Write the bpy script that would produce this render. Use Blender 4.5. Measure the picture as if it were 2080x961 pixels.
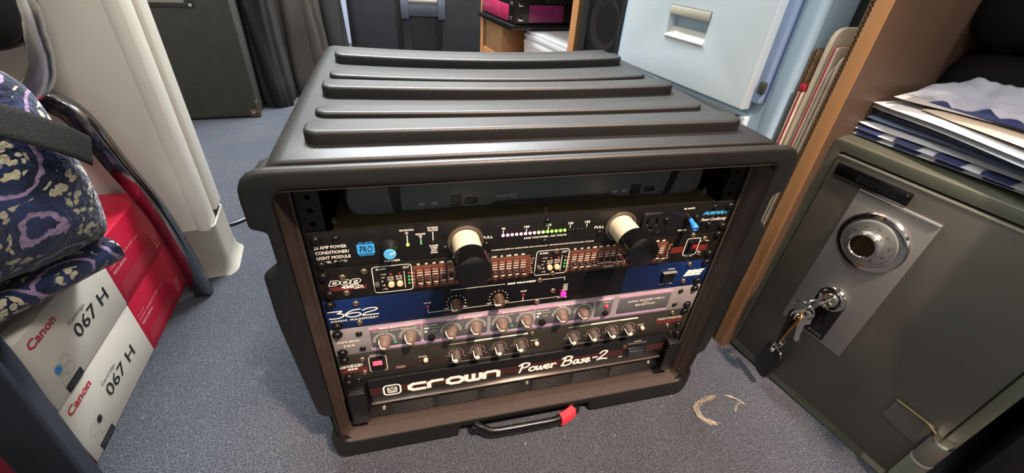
import bpy, bmesh, math, random
from mathutils import Vector, Matrix, noise
for _o in list(bpy.data.objects): bpy.data.objects.remove(_o)
SC = bpy.context.scene
COL = SC.collection
random.seed(7)
# ------------------------------------------------------------------ camera
cd = bpy.data.cameras.new('camera'); cam = bpy.data.objects.new('camera', cd); COL.objects.link(cam)
from mathutils import Matrix as _M
cam.matrix_world = _M(((0.969684, 0.084784, -0.229181, -0.143578), (-0.236305, 0.564176, -0.791117, -0.371945), (0.062224, 0.821290, 0.567107, 0.590096), (0, 0, 0, 1)))
cd.sensor_fit = 'HORIZONTAL'; cd.sensor_width = 36; cd.lens = 872.47 * 36 / 2080
cd.clip_start = 0.01; cd.clip_end = 50
SC.camera = cam
# ------------------------------------------------------------------ world, light, exposure
W = bpy.data.worlds.new('world'); SC.world = W; W.use_nodes = True
W.node_tree.nodes['Background'].inputs[0].default_value = (0.75, 0.85, 1.0, 1)
W.node_tree.nodes['Background'].inputs[1].default_value = 0.15
SC.view_settings.view_transform = 'Standard'; SC.view_settings.look = 'None'
SC.view_settings.gamma = 1; SC.view_settings.use_curve_mapping = False
SC.view_settings.exposure = 0.85
def area(name, loc, target, sx, sy, power, color):
    d = bpy.data.lights.new(name, 'AREA'); d.shape = 'RECTANGLE'; d.size = sx; d.size_y = sy
    d.energy = power; d.color = color
    o = bpy.data.objects.new(name, d); COL.objects.link(o); o.location = loc
    o.rotation_euler = (Vector(target) - Vector(loc)).to_track_quat('-Z', 'Y').to_euler()
    return o
area('ceiling_lamp_back', (0.0, 1.55, 2.3), (0.0, 1.2, 0), 1.1, 0.5, 125, (0.94, 0.98, 1.0))
area('ceiling_lamp_front', (0.42, -0.9, 2.3), (-0.05, 0.0, 0.2), 0.35, 0.35, 15, (1.0, 0.95, 0.90))
area('ceiling_lamp_left', (-1.0, -0.85, 2.3), (-0.5, 0.1, 0.2), 0.4, 0.4, 11, (1.0, 0.97, 0.93))
_s = bpy.data.lights.new('warm_spot', 'SPOT'); _s.energy = 320; _s.color = (1.0, 0.70, 0.52); _s.spot_size = math.radians(27); _s.spot_blend = .8; _s.shadow_soft_size = .05
_o = bpy.data.objects.new('warm_spot', _s); COL.objects.link(_o); _o.location = (0.42, -0.95, 2.25)
_o.rotation_euler = (Vector((.08, -.08, .1)) - _o.location).to_track_quat('-Z', 'Y').to_euler()

# ------------------------------------------------------------------ materials
def lin(c):
    c = c.lstrip('#'); v = [int(c[i:i + 2], 16) / 255 for i in (0, 2, 4)]
    return tuple(((x + .055) / 1.055) ** 2.4 if x > .04045 else x / 12.92 for x in v) + (1,)
MATS = {}
def mat(name, c, rough=.5, metal=0, bump=0, bscale=200, c2=None, vscale=20, detail=3, emit=0, coat=0, spec=.5, alpha=1, trans=0, stretch=None, lo=.35, hi=.65, obj=True):
    if name in MATS: return MATS[name]
    m = bpy.data.materials.new(name); m.use_nodes = True
    n = m.node_tree.nodes; l = m.node_tree.links; b = n['Principled BSDF']
    b.inputs['Base Color'].default_value = lin(c); b.inputs['Roughness'].default_value = rough
    b.inputs['Metallic'].default_value = metal; b.inputs['Specular IOR Level'].default_value = spec
    b.inputs['Alpha'].default_value = alpha; b.inputs['Coat Weight'].default_value = coat
    b.inputs['Transmission Weight'].default_value = trans
    if emit: b.inputs['Emission Color'].default_value = lin(c); b.inputs['Emission Strength'].default_value = emit
    if bump or c2:
        tc = n.new('ShaderNodeTexCoord'); mp = n.new('ShaderNodeMapping'); l.new(tc.outputs['Object'], mp.inputs[0])
        if stretch: mp.inputs['Scale'].default_value = stretch
    if c2:
        t = n.new('ShaderNodeTexNoise'); t.inputs['Scale'].default_value = vscale; t.inputs['Detail'].default_value = detail
        r = n.new('ShaderNodeValToRGB'); r.color_ramp.elements[0].color = lin(c); r.color_ramp.elements[1].color = lin(c2)
        r.color_ramp.elements[0].position = lo; r.color_ramp.elements[1].position = hi
        l.new(mp.outputs[0], t.inputs[0]); l.new(t.outputs[0], r.inputs[0]); l.new(r.outputs[0], b.inputs['Base Color'])
    if bump:
        t = n.new('ShaderNodeTexNoise'); t.inputs['Scale'].default_value = bscale; t.inputs['Detail'].default_value = 2
        bp = n.new('ShaderNodeBump'); bp.inputs['Strength'].default_value = bump; bp.inputs['Distance'].default_value = .001
        l.new(mp.outputs[0], t.inputs[0]); l.new(t.outputs[0], bp.inputs['Height']); l.new(bp.outputs[0], b.inputs['Normal'])
    MATS[name] = m; return m

CASE = mat('case_plastic', '#0b0b0b', .46, bump=.14, bscale=1100, c2='#121211', vscale=9, lo=.3, hi=.75)
CASEIN = mat('case_inner_plastic', '#332a25', .45, bump=.3, bscale=700)
BLACK = mat('black_plastic', '#111112', .42)
BLACKG = mat('black_gloss', '#0c0c0d', .18)
DARKM = mat('dark_metal', '#1c1c1e', .38, .3, c2='#242425', vscale=60)
PANEL = mat('black_panel', '#121212', .36, .2, c2='#1b1a18', vscale=70, detail=5)
PANELB = mat('brown_black_panel', '#161412', .34, .3, c2='#221d19', vscale=60, detail=5)
PANEL835 = mat('olive_black_panel', '#2a2822', .38, .1, c2='#312e28', vscale=50)
GREYP = mat('grey_panel', '#857f80', .42, .15, c2='#918b8c', vscale=80)
WHITEINK = mat('white_ink', '#e8e4da', .6)
CREAMINK = mat('cream_ink', '#cfc7ba', .6)
REDINK = mat('dark_red_ink', '#5a1f1c', .5)
BLUEINK = mat('blue_ink', '#3f9fd0', .5)
LIGHTBLUE = mat('light_blue_label', '#3a9bdc', .5)
GREYINK = mat('grey_ink', '#6c7074', .5)
SCREW = mat('dark_screw_metal', '#2b2a2a', .3, .8)
SCREWL = mat('worn_screw_metal', '#77695a', .35, .8)
CHROME = mat('chrome', '#d8d6d2', .08, 1)
STEEL = mat('brushed_steel', '#8f8c88', .35, .6, bump=.15, bscale=60, stretch=(1, 1, 30))
SILVER = mat('bright_edge_metal', '#b9aea4', .25, .9)
KNOBB = mat('brown_knob', '#5b4c45', .4, c2='#6b5a51', vscale=300)
KNOB8 = mat('dark_grey_knob', '#4a4240', .38)
KNOBR = mat('ribbed_knob', '#6b564b', .28, .5)
CREAM = mat('cream_plastic', '#cbbfa8', .35)
POINTER = mat('pointer_cream', '#e9d9c2', .4)
GREEN = mat('lit_green_diode', '#7dff3c', .3, emit=3.0)
GREEND = mat('dim_green_diode', '#2f7a34', .3, emit=.25)
PINKL = mat('lit_pink_diode', '#ff8fb0', .3, emit=3.2)
YELL = mat('lit_yellow_diode', '#e8ff70', .3, emit=2.6)
REDD = mat('dark_red_diode', '#7a1c20', .25)
REDLIT = mat('lit_red_lens', '#ff3a4a', .3, emit=1.6)
PINKBTN = mat('lit_pink_button', '#ff1f7f', .3, emit=1.1)
OFFD = mat('unlit_diode', '#2a2a28', .25)
SAFEG = mat('safe_olive_paint', '#55574a', .4, .15, bump=.1, bscale=900, c2='#5d5f53', vscale=8)
SAFED = mat('safe_door_paint', '#494842', .36, .2, bump=.08, bscale=900, c2='#524f49', vscale=7)
CABB = mat('cabinet_blue_paint', '#cad8e0', .3, c2='#d0dce3', vscale=5, bump=.08, bscale=6)
CABB2 = mat('cabinet_frame_paint', '#9bb5ca', .3, c2='#a5bdd0', vscale=6)
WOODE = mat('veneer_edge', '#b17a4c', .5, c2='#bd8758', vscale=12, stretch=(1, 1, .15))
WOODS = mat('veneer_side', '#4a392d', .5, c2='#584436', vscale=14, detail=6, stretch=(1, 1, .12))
WHITEP = mat('white_paint', '#dcd8cf', .5, c2='#dfd9ce', vscale=6)
WHITEG = mat('white_trim_paint', '#e0dbcf', .35)
COVE = mat('grey_rubber', '#8d8a80', .3, c2='#99958a', vscale=14)
PAPER = mat('white_paper', '#d9dbe0', .6)
CARD = mat('cardboard', '#a98c69', .8, c2='#927355', vscale=90)

# ------------------------------------------------------------------ mesh helpers
def finish(me, m, smooth=35):
    if m: me.materials.append(m)
    if smooth:
        me.shade_smooth(); me.set_sharp_from_angle(angle=math.radians(smooth))
def link(name, me, parent=None, loc=None, rot=None):
    o = bpy.data.objects.new(name, me); COL.objects.link(o)
    if parent: o.parent = parent
    if loc: o.location = loc
    if rot: o.rotation_euler = rot
    return o
class MB:
    def __init__(s): s.bm = bmesh.new()
    def _bev(s, vs, b, seg=2):
        if b:
            es = {e for v in vs for e in v.link_edges}
            bmesh.ops.bevel(s.bm, geom=list(es), offset=b, segments=seg, profile=.5, affect='EDGES', clamp_overlap=True)
    def box(s, x0, x1, y0, y1, z0, z1, b=0, mx=None, seg=2):
        t = bmesh.new(); r = bmesh.ops.create_cube(t, size=1)
        for v in r['verts']:
            v.co = Vector(((x0 + x1) / 2 + v.co.x * (x1 - x0), (y0 + y1) / 2 + v.co.y * (y1 - y0), (z0 + z1) / 2 + v.co.z * (z1 - z0)))
        if b: bmesh.ops.bevel(t, geom=t.edges[:], offset=b, segments=seg, profile=.5, affect='EDGES', clamp_overlap=True)
        s._merge(t, mx); return s
    def _merge(s, t, mx=None):
        if mx is not None: t.transform(mx)
        me = bpy.data.meshes.new('tmp'); t.to_mesh(me); t.free(); s.bm.from_mesh(me); bpy.data.meshes.remove(me)
    def mesh(s, me, mx=None):
        t = bmesh.new(); t.from_mesh(me); s._merge(t, mx); return s
    def lathe(s, prof, mx=None, seg=24, cap=True):
        """prof: (radius, height) pairs, axis +Z"""
        t = bmesh.new(); rings = []
        for r, h in prof:
            if r < 1e-7: rings.append([t.verts.new((0, 0, h))])
            else: rings.append([t.verts.new((r * math.cos(2 * math.pi * i / seg), r * math.sin(2 * math.pi * i / seg), h)) for i in range(seg)])
        for a, b in zip(rings, rings[1:]):
            for i in range(seg):
                j = (i + 1) % seg
                if len(a) == 1 and len(b) == 1: continue
                if len(a) == 1: t.faces.new((a[0], b[i], b[j]))
                elif len(b) == 1: t.faces.new((a[i], a[j], b[0]))
                else: t.faces.new((a[i], a[j], b[j], b[i]))
        if cap:
            if len(rings[0]) > 1: t.faces.new(rings[0][::-1])
            if len(rings[-1]) > 1: t.faces.new(rings[-1])
        bmesh.ops.recalc_face_normals(t, faces=t.faces[:])
        s._merge(t, mx); return s
    def tube(s, pts, w, h=None, seg=10, up=(0, 0, 1), cyc=False, mx=None, power=1.0):
        """sweep an ellipse (w x h half sizes) or taper list along pts"""
        pts = [Vector(p) for p in pts]; t = bmesh.new(); rings = []; n = len(pts); up = Vector(up); N = None
        for i, p in enumerate(pts):
            a = pts[(i - 1) % n] if (cyc or i > 0) else p; b = pts[(i + 1) % n] if (cyc or i < n - 1) else p
            T = (b - a).normalized()
            if N is None: N = up - T * up.dot(T)
            else: N = N - T * N.dot(T)
            if N.length < 1e-5: N = T.orthogonal()
            N.normalize(); B = T.cross(N)
            ww = w[i] if isinstance(w, (list, tuple)) else w; hh = ww if h is None else (h[i] if isinstance(h, (list, tuple)) else h)
            ring = []
            for k in range(seg):
                an = 2 * math.pi * k / seg; c, q = math.cos(an), math.sin(an)
                c = math.copysign(abs(c) ** power, c); q = math.copysign(abs(q) ** power, q)
                ring.append(t.verts.new(p + B * (ww * c) + N * (hh * q)))
            rings.append(ring)
        m = n if cyc else n - 1
        for i in range(m):
            A, Bq = rings[i], rings[(i + 1) % n]
            for k in range(seg): t.faces.new((A[k], A[(k + 1) % seg], Bq[(k + 1) % seg], Bq[k]))
        if not cyc: t.faces.new(rings[0][::-1]); t.faces.new(rings[-1])
        bmesh.ops.recalc_face_normals(t, faces=t.faces[:])
        s._merge(t, mx); return s
    def grid(s, fn, nu, nv, cu=False, mx=None, thick=0):
        t = bmesh.new(); V = [[t.verts.new(fn(i / (nu - (0 if cu else 1)), j / (nv - 1))) for j in range(nv)] for i in range(nu)]
        for i in range(nu if cu else nu - 1):
            for j in range(nv - 1):
                a = V[i][j], V[(i + 1) % nu][j], V[(i + 1) % nu][j + 1], V[i][j + 1]
                t.faces.new(a)
        bmesh.ops.recalc_face_normals(t, faces=t.faces[:])
        if thick: bmesh.ops.solidify(t, geom=t.faces[:], thickness=thick)
        s._merge(t, mx); return s
    def loft(s, rings, cap0=False, cap1=False, mx=None):
        t = bmesh.new(); R = [[t.verts.new(p) for p in r] for r in rings]; n = len(R[0])
        for a, b in zip(R, R[1:]):
            for k in range(n): t.faces.new((a[k], a[(k + 1) % n], b[(k + 1) % n], b[k]))
        if cap0: t.faces.new(R[0][::-1])
        if cap1: t.faces.new(R[-1])
        s._merge(t, mx); return s
    def ribbon(s, pts, w, y, wfun=None):
        """flat stroke in the XZ plane facing -y"""
        for i, (a, b) in enumerate(zip(pts, pts[1:])):
            a = Vector(a); b = Vector(b); d = b - a
            if d.length < 1e-9: continue
            n = Vector((-d.y, d.x)).normalized() * w / 2; e = d.normalized() * w * .35
            q = [a - n - e, b - n + e, b + n + e, a + n - e]
            s.bm.faces.new([s.bm.verts.new((p.x, y - i * 2e-6, p.y)) for p in q])
        return s
    def quad(s, p):
        s.bm.faces.new([s.bm.verts.new(q) for q in p]); return s
    def build(s, name, m, parent=None, loc=None, rot=None, smooth=35, recalc=False, stuff=False):
        if recalc: bmesh.ops.recalc_face_normals(s.bm, faces=s.bm.faces[:])
        me = bpy.data.meshes.new(name); s.bm.to_mesh(me); s.bm.free(); finish(me, m, smooth)
        o = link(name, me, parent, loc, rot)
        if stuff: o['kind'] = 'stuff'
        return o
FRONT = Matrix(((1, 0, 0, 0), (0, 0, -1, 0), (0, 1, 0, 0), (0, 0, 0, 1)))   # local XY plate -> XZ, +Z -> -Y
def plate_mesh(loops, depth, bev=0, res=2):
    """2D outline loops (list of xy) -> solid from z=-depth to 0 with rounded edges"""
    c = bpy.data.curves.new('p', 'CURVE'); c.dimensions = '2D'; c.fill_mode = 'BOTH'
    c.extrude = max(depth / 2 - bev, 1e-5); c.bevel_depth = bev; c.bevel_resolution = res; c.offset = -bev
    for pts in loops:
        s = c.splines.new('POLY'); s.points.add(len(pts) - 1)
        for p, q in zip(s.points, pts): p.co = (q[0], q[1], 0, 1)
        s.use_cyclic_u = True
    o = bpy.data.objects.new('p', c); me = bpy.data.meshes.new_from_object(o)
    bpy.data.objects.remove(o); bpy.data.curves.remove(c)
    for v in me.vertices: v.co.z -= depth / 2
    bm = bmesh.new(); bm.from_mesh(me); bmesh.ops.remove_doubles(bm, verts=bm.verts[:], dist=1e-6); bm.to_mesh(me); bm.free()
    return me
def rrect(x0, x1, y0, y1, r, n=6):
    P = []
    for cx, cy, a0 in ((x1 - r, y1 - r, 0), (x0 + r, y1 - r, 90), (x0 + r, y0 + r, 180), (x1 - r, y0 + r, 270)):
        for i in range(n + 1):
            a = math.radians(a0 + 90 * i / n); P.append((cx + r * math.cos(a), cy + r * math.sin(a)))
    return P
def circ(cx, cy, r, n=24): return [(cx + r * math.cos(2 * math.pi * i / n), cy + r * math.sin(2 * math.pi * i / n)) for i in range(n)]
def rounded(poly, r, n=4):
    """round the corners of polygon; r number or list"""
    out = []; N = len(poly)
    for i, p in enumerate(poly):
        rr = r[i] if isinstance(r, (list, tuple)) else r
        p = Vector(p); a = Vector(poly[i - 1]) - p; b = Vector(poly[(i + 1) % N]) - p
        d = min(rr, a.length * .49, b.length * .49)
        if d < 1e-6: out.append(tuple(p)); continue
        s0 = p + a.normalized() * d; s1 = p + b.normalized() * d
        for k in range(n + 1):
            t = k / n; q = s0 * (1 - t) ** 2 + p * 2 * t * (1 - t) + s1 * t * t; out.append((q.x, q.y))
    return out
def smoothpts(P, n=5, cyc=False):
    P = [Vector(p) for p in P]; out = []; N = len(P)
    for i in range(N if cyc else N - 1):
        a = P[(i - 1) % N] if (cyc or i > 0) else P[i]; b = P[i]; c = P[(i + 1) % N]; d = P[(i + 2) % N] if (cyc or i + 2 < N) else P[(i + 1) % N]
        for k in range(n):
            t = k / n
            out.append(.5 * ((2 * b) + (c - a) * t + (2 * a - 5 * b + 4 * c - d) * t * t + (3 * b - a - 3 * c + d) * t ** 3))
    if not cyc: out.append(P[-1])
    return out
def axis(x, z, y=0, flip=False):
    """matrix putting a +Z lathe axis along -Y at (x, y, z)"""
    return Matrix.Translation((x, y, z)) @ FRONT
TXT = {}
def text_mesh(s, bold=0, shear=0, space=1):
    k = (s, bold, shear, space)
    if k not in TXT:
        c = bpy.data.curves.new('t', 'FONT'); c.body = s; c.resolution_u = 2; c.offset = bold; c.shear = shear; c.space_character = space
        o = bpy.data.objects.new('t', c); me = bpy.data.meshes.new_from_object(o)
        vs = [v.co.copy() for v in me.vertices]; fs = [tuple(p.vertices) for p in me.polygons]
        x0 = min(v.x for v in vs); x1 = max(v.x for v in vs); y0 = min(v.y for v in vs); y1 = max(v.y for v in vs)
        TXT[k] = ([((v.x - x0) / (x1 - x0), (v.y - y0) / max(1e-6, y1 - y0)) for v in vs], fs)
        bpy.data.objects.remove(o); bpy.data.curves.remove(c); bpy.data.meshes.remove(me)
    return TXT[k]
def T(mb, s, x0, x1, z0, z1, y=-.0004, bold=.0, shear=0, space=1, fn=None):
    """fit a line of lettering into a rectangle of the front plane"""
    vs, fs = text_mesh(s, bold, shear, space)
    V = []
    for u, v in vs:
        p = (x0 + u * (x1 - x0), y, z0 + v * (z1 - z0)); V.append(mb.bm.verts.new(fn(p) if fn else p))
    for f in fs:
        try: mb.bm.faces.new([V[i] for i in f])
        except ValueError: pass
def empty(name, loc, rotz=0, label=None, cat=None, group=None, rot=None):
    o = bpy.data.objects.new(name, None); COL.objects.link(o); o.location = loc
    o.rotation_euler = rot if rot else (0, 0, rotz); o.empty_display_size = .02
    if label: tag(o, label, cat, group)
    return o
def tag(o, label, cat, group=None):
    o['label'] = label; o['category'] = cat
    if group: o['group'] = group
    return o
def struct(o): o['kind'] = 'structure'; return o
MM = .001; U = .04445; Z0 = .037

# ================================================================== room
def carpet_mat():
    m = bpy.data.materials.new('carpet'); m.use_nodes = True; n = m.node_tree.nodes; l = m.node_tree.links; b = n['Principled BSDF']
    b.inputs['Roughness'].default_value = .95; b.inputs['Specular IOR Level'].default_value = .15
    tc = n.new('ShaderNodeTexCoord')
    def nz(sc, det, stretch=None, rot=0):
        mp = n.new('ShaderNodeMapping'); l.new(tc.outputs['Object'], mp.inputs[0])
        if stretch: mp.inputs['Scale'].default_value = stretch; mp.inputs['Rotation'].default_value = (0, 0, rot)
        t = n.new('ShaderNodeTexNoise'); t.inputs['Scale'].default_value = sc; t.inputs['Detail'].default_value = det; t.inputs['Distortion'].default_value = .1
        l.new(mp.outputs[0], t.inputs[0]); return t.outputs[0]
    def ramp(src, *st):
        r = n.new('ShaderNodeValToRGB'); e = r.color_ramp.elements
        e[0].position, e[0].color = st[0][0], lin(st[0][1]); e[1].position, e[1].color = st[1][0], lin(st[1][1])
        for p, c in st[2:]: q = e.new(p); q.color = lin(c)
        l.new(src, r.inputs[0]); return r.outputs[0]
    def mix(f, a, c, mode='MIX'):
        x = n.new('ShaderNodeMix'); x.data_type = 'RGBA'; x.blend_type = mode
        if isinstance(f, float): x.inputs[0].default_value = f
        else: l.new(f, x.inputs[0])
        l.new(a, x.inputs[6]); l.new(c, x.inputs[7]); return x.outputs[2]
    base = ramp(nz(430, 4), (.32, '#3c4048'), (.68, '#777b84'))
    big = ramp(nz(7, 5), (.3, '#6c7380'), (.7, '#949496'))
    c1 = mix(.75, base, big, 'MULTIPLY')
    f1 = ramp(nz(60, 3, (12, 1, 1), .5), (.60, '#000000'), (.70, '#ffffff'))
    f2 = ramp(nz(60, 3, (1, 12, 1), .9), (.61, '#000000'), (.71, '#ffffff'))
    lint = n.new('ShaderNodeRGB'); lint.outputs[0].default_value = lin('#8d8d8c')
    sc_ = n.new('ShaderNodeMath'); sc_.operation = 'MAXIMUM'; l.new(f1, sc_.inputs[0]); l.new(f2, sc_.inputs[1])
    s2 = n.new('ShaderNodeMath'); s2.operation = 'MULTIPLY'; s2.inputs[1].default_value = .22; l.new(sc_.outputs[0], s2.inputs[0])
    c2 = mix(s2.outputs[0], c1, lint.outputs[0])
    gain = n.new('ShaderNodeRGB'); gain.outputs[0].default_value = (.88, .88, .88, 1)
    c3 = mix(1.0, c2, gain.outputs[0], 'MULTIPLY')
    l.new(c3, b.inputs['Base Color'])
    bp = n.new('ShaderNodeBump'); bp.inputs['Strength'].default_value = .8; bp.inputs['Distance'].default_value = .002
    l.new(nz(420, 3), bp.inputs['Height']); l.new(bp.outputs[0], b.inputs['Normal'])
    return m
RX0, RX1, RY0, RY1, RH = -2.0, 1.0, -1.7, 2.7, 2.4
floor = MB().quad([(RX0, RY0, 0), (RX1, RY0, 0), (RX1, RY1, 0), (RX0, RY1, 0)]).build('floor', carpet_mat()); struct(floor)
WALL = mat('wall_paint', '#b9b6ae', .7, c2='#c2bfb7', vscale=3)
struct(MB().box(RX0, RX1, RY1, RY1 + .05, 0, RH).build('wall_back', WALL))
struct(MB().box(RX0, RX1, RY0 - .05, RY0, 0, RH).build('wall_front', WALL))
struct(MB().box(RX0 - .05, RX0, RY0, RY1, 0, RH).build('wall_left', WALL))
struct(MB().box(RX1, RX1 + .05, RY0, RY1, 0, RH).build('wall_right', WALL))
struct(MB().box(RX0, RX1, RY0, RY1, RH, RH + .05).build('ceiling', mat('ceiling_paint', '#d5d3cc', .8)))
# the end of the white partition beside the chair; local frame: origin at its free front corner, +x along the partition to the left
pt = math.radians(187)
PM = Matrix.Translation((-.507, .412, 0)) @ Matrix.Rotation(pt, 4, 'Z')
def pmb(name, m, *boxes, b=.002):
    q = MB()
    for x in boxes: q.box(*x, b=b, mx=PM)
    return q.build(name, m)
struct(pmb('wall_partition', WHITEP, (.030, 1.45, -.082, -.004, 0, RH)))
struct(pmb('trim_1', WHITEG, (.0185, .60, -.006, .0, .103, RH), b=.0012))          # flat boards left of the seam
struct(pmb('trim_2', WHITEG, (-.001, .0265, -.05, .0016, .097, RH), b=.009))       # corner board
struct(pmb('trim_3', WHITEG, (-.006, .030, -.094, -.0515, .118, RH), b=.003))       # rear edge board
cv = MB()
prof = [(.0085, 0), (.006, .004), (.003, .012), (.0015, .03), (.001, .108)]
path = [(1.4, 0), (.05, 0), (.012, .0)] + [(.012 - .016 * math.sin(a), -.016 + .016 * math.cos(a)) for a in (math.radians(d) for d in range(15, 91, 15))] + [(-.004, -.07)] + [(.006 - .01 * math.cos(a), -.085 - .01 * math.sin(a)) for a in (math.radians(d) for d in range(0, 91, 30))] + [(.05, -.095)]
rings = []
for i, (x, y) in enumerate(path):
    a = Vector(path[max(0, i - 1)]); c = Vector(path[min(len(path) - 1, i + 1)]); d = (c - a).normalized(); nrm = Vector((d.y, -d.x))
    if nrm.dot(Vector((x - .03, y + .04))) < 0: nrm = -nrm
    rings.append([PM @ Vector((x + nrm.x * o * (1.6 if i > 3 else 1), y + nrm.y * o * (1.6 if i > 3 else 1), z if z < .09 else z - (.0 if i < 6 else .0))) for o, z in prof] + [PM @ Vector((x - nrm.x * .002, y - nrm.y * .002, .108)), PM @ Vector((x - nrm.x * .002, y - nrm.y * .002, 0))])
cv.loft(rings, True, True); struct(cv.build('baseboard_left', COVE, recalc=True, smooth=50))

# ================================================================== equipment case
SAG = lambda x, y, z: -.0085 * max(0, 1 - (x / .262) ** 2) * min(1, max(0, (y + .01) / .28)) * (1 if z > .35 else 0)
case = empty('equipment_case', (0, .2, 0), label='large black moulded plastic rack case with five ribs on top, standing on the carpet', cat='case')
def cw(o): o.location = (0, -.2, 0); return o
half = [(.277, .428), (.277, .373), (.264, .368), (.264, .333), (.2785, .321), (.280, .26), (.2715, .112), (.2705, .101), (.258, .094), (.256, .068), (.264, .056), (.266, .03), (.262, 0), (.100, 0), (.098, .022)]
outl = half + [(-x, z) for x, z in half[::-1]]
rr = [.026, .004, .004, .004, .004, .02, .006, .006, .005, .005, .005, .01, .022, .003, .003]; rr = rr + rr[::-1]
fr = MB().mesh(plate_mesh([rounded(outl, rr, 5), rrect(-.2515, .2515, .0355, .408, .012, 5)], .0110, .0045, 3), Matrix.Translation((0, -.028, 0)) @ FRONT)
out2 = [(x * (.955 if .32 < z < .375 else .992), z if z < .4 else .4235) for x, z in outl]
fr.mesh(plate_mesh([rounded(out2, rr, 5), rrect(-.2535, .2535, .0325, .411, .012, 5)], .028, .001, 1), Matrix.Translation((0, -.0172, 0)) @ FRONT)
cw(fr.build('front_frame', CASE, case, smooth=60))
for sx in (-1, 1):
    xa, xb = sorted((sx * .2625, sx * .2670)); cw(MB().box(xa, xb, -.014, .004, .322, .372, .001).build('latch_recess', BLACK, case))
def rloop(hw, z0, z1, y, r=.015, n=5, side=0):
    return [Vector((x, y, z)) for x, z in rrect(-hw, hw, z0, z1, r, n)]
def dense(loop, k=14):
    out = []
    for i, p in enumerate(loop):
        q = loop[(i + 1) % len(loop)]
        m = k if (p - q).length > .1 else 1
        out += [p.lerp(q, j / m) for j in range(m)]
    return out
sh = MB()
rings = []
for y, hw, z0, z1 in ((-.0145, .250, .02, .4180), (-.0150, .2600, .004, .4270), (-.0142, .2617, .003, .4290), (-.0125, .262, .002, .430), (.05, .262, .002, .430), (.12, .262, .002, .430), (.2, .262, .002, .430), (.28, .262, .002, .430), (.36, .261, .002, .430), (.437, .260, .002, .430), (.448, .256, .006, .4265), (.453, .248, .015, .418)):
    rings.append([v + Vector((0, 0, SAG(v.x, y, v.z))) for v in dense(rloop(hw, z0, z1, y, .022))])
sh.loft(rings, False, True); cw(sh.build('shell', CASE, case, recalc=True, smooth=50))
inn = MB(); rings = []
for y, hw, z0, z1 in ((-.0275, .2515, .0355, .408), (-.012, .2500, .0368, .4088), (-.0105, .2485, .0342, .411), (-.0015, .2465, .0342, .411), (-.0005, .2445, .0364, .409), (.002, .2443, .0364, .409), (.0026, .256, .034, .4165), (.42, .256, .034, .4165)):
    rings.append([v + Vector((0, 0, SAG(v.x, y, v.z) * (1 if y > .1 else 0))) for v in rloop(hw, z0, z1, y, .008, 3)])
inn.loft(rings, False, True)
for f in inn.bm.faces: f.normal_flip()
cw(inn.build('inner_sleeve', CASEIN, case, smooth=40))
for i, (y0, y1, h) in enumerate(((.016, .050, .0125), (.088, .115, .0058), (.158, .194, .0125), (.236, .264, .0058), (.322, .360, .0125))):
    me = plate_mesh([rrect(-.2285, .2285, y0, y1, .0125, 6)], h + .012, .0035, 3)
    bm = bmesh.new(); bm.from_mesh(me)
    for v in bm.verts: v.co.z += h + .430
    for xx in [k * .04 - .2 for k in range(11)]:
        bmesh.ops.bisect_plane(bm, geom=bm.verts[:] + bm.edges[:] + bm.faces[:], plane_co=(xx, 0, 0), plane_no=(1, 0, 0))
    for v in bm.verts: v.co.z += SAG(v.co.x, v.co.y, 1)
    bm.to_mesh(me); bm.free(); q = MB().mesh(me); cw(q.build('top_rib', CASE, case, smooth=60))
for sx in (-1, 1):
    holes = [circ(sx * .2325, Z0 + (k + .5) * U / 3 + .0001, .0029, 8) for k in range(24)]
    x0, x1 = sorted((sx * .2225, sx * .2435))
    q = MB().mesh(plate_mesh([rrect(x0, x1, Z0, .409, .001, 1)] + holes, .0018, .0), Matrix.Translation((0, .0035, 0)) @ FRONT)
    cw(q.build('rack_rail', mat('rail_black', '#151515', .45, .4), case))
hd = MB()
hp = smoothpts([(-.077, -.028, .019), (-.066, -.036, .0185), (-.052, -.042, .017), (0, -.043, .0165), (.040, -.043, .017), (.058, -.038, .018)], 5)
hd.tube(hp, .0042, .0095, 14, (0, 0, 1), power=.55); hd.box(-.083, -.070, -.034, -.018, .006, .022, .002); hd.box(.066, .080, -.034, -.018, .008, .022, .002)
hnd = cw(hd.build('carry_handle', BLACKG, case, smooth=50))
rb = MB().tube([(.046, -.0425, .0185), (.052, -.0415, .019), (.062, -.0375, .0195), (.069, -.034, .0205)], .0062, .0105, 10, power=.45)
o = rb.build('handle_catch', mat('red_plastic', '#d8323c', .4), hnd, smooth=40); o['label'] = 'red end catch'

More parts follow.
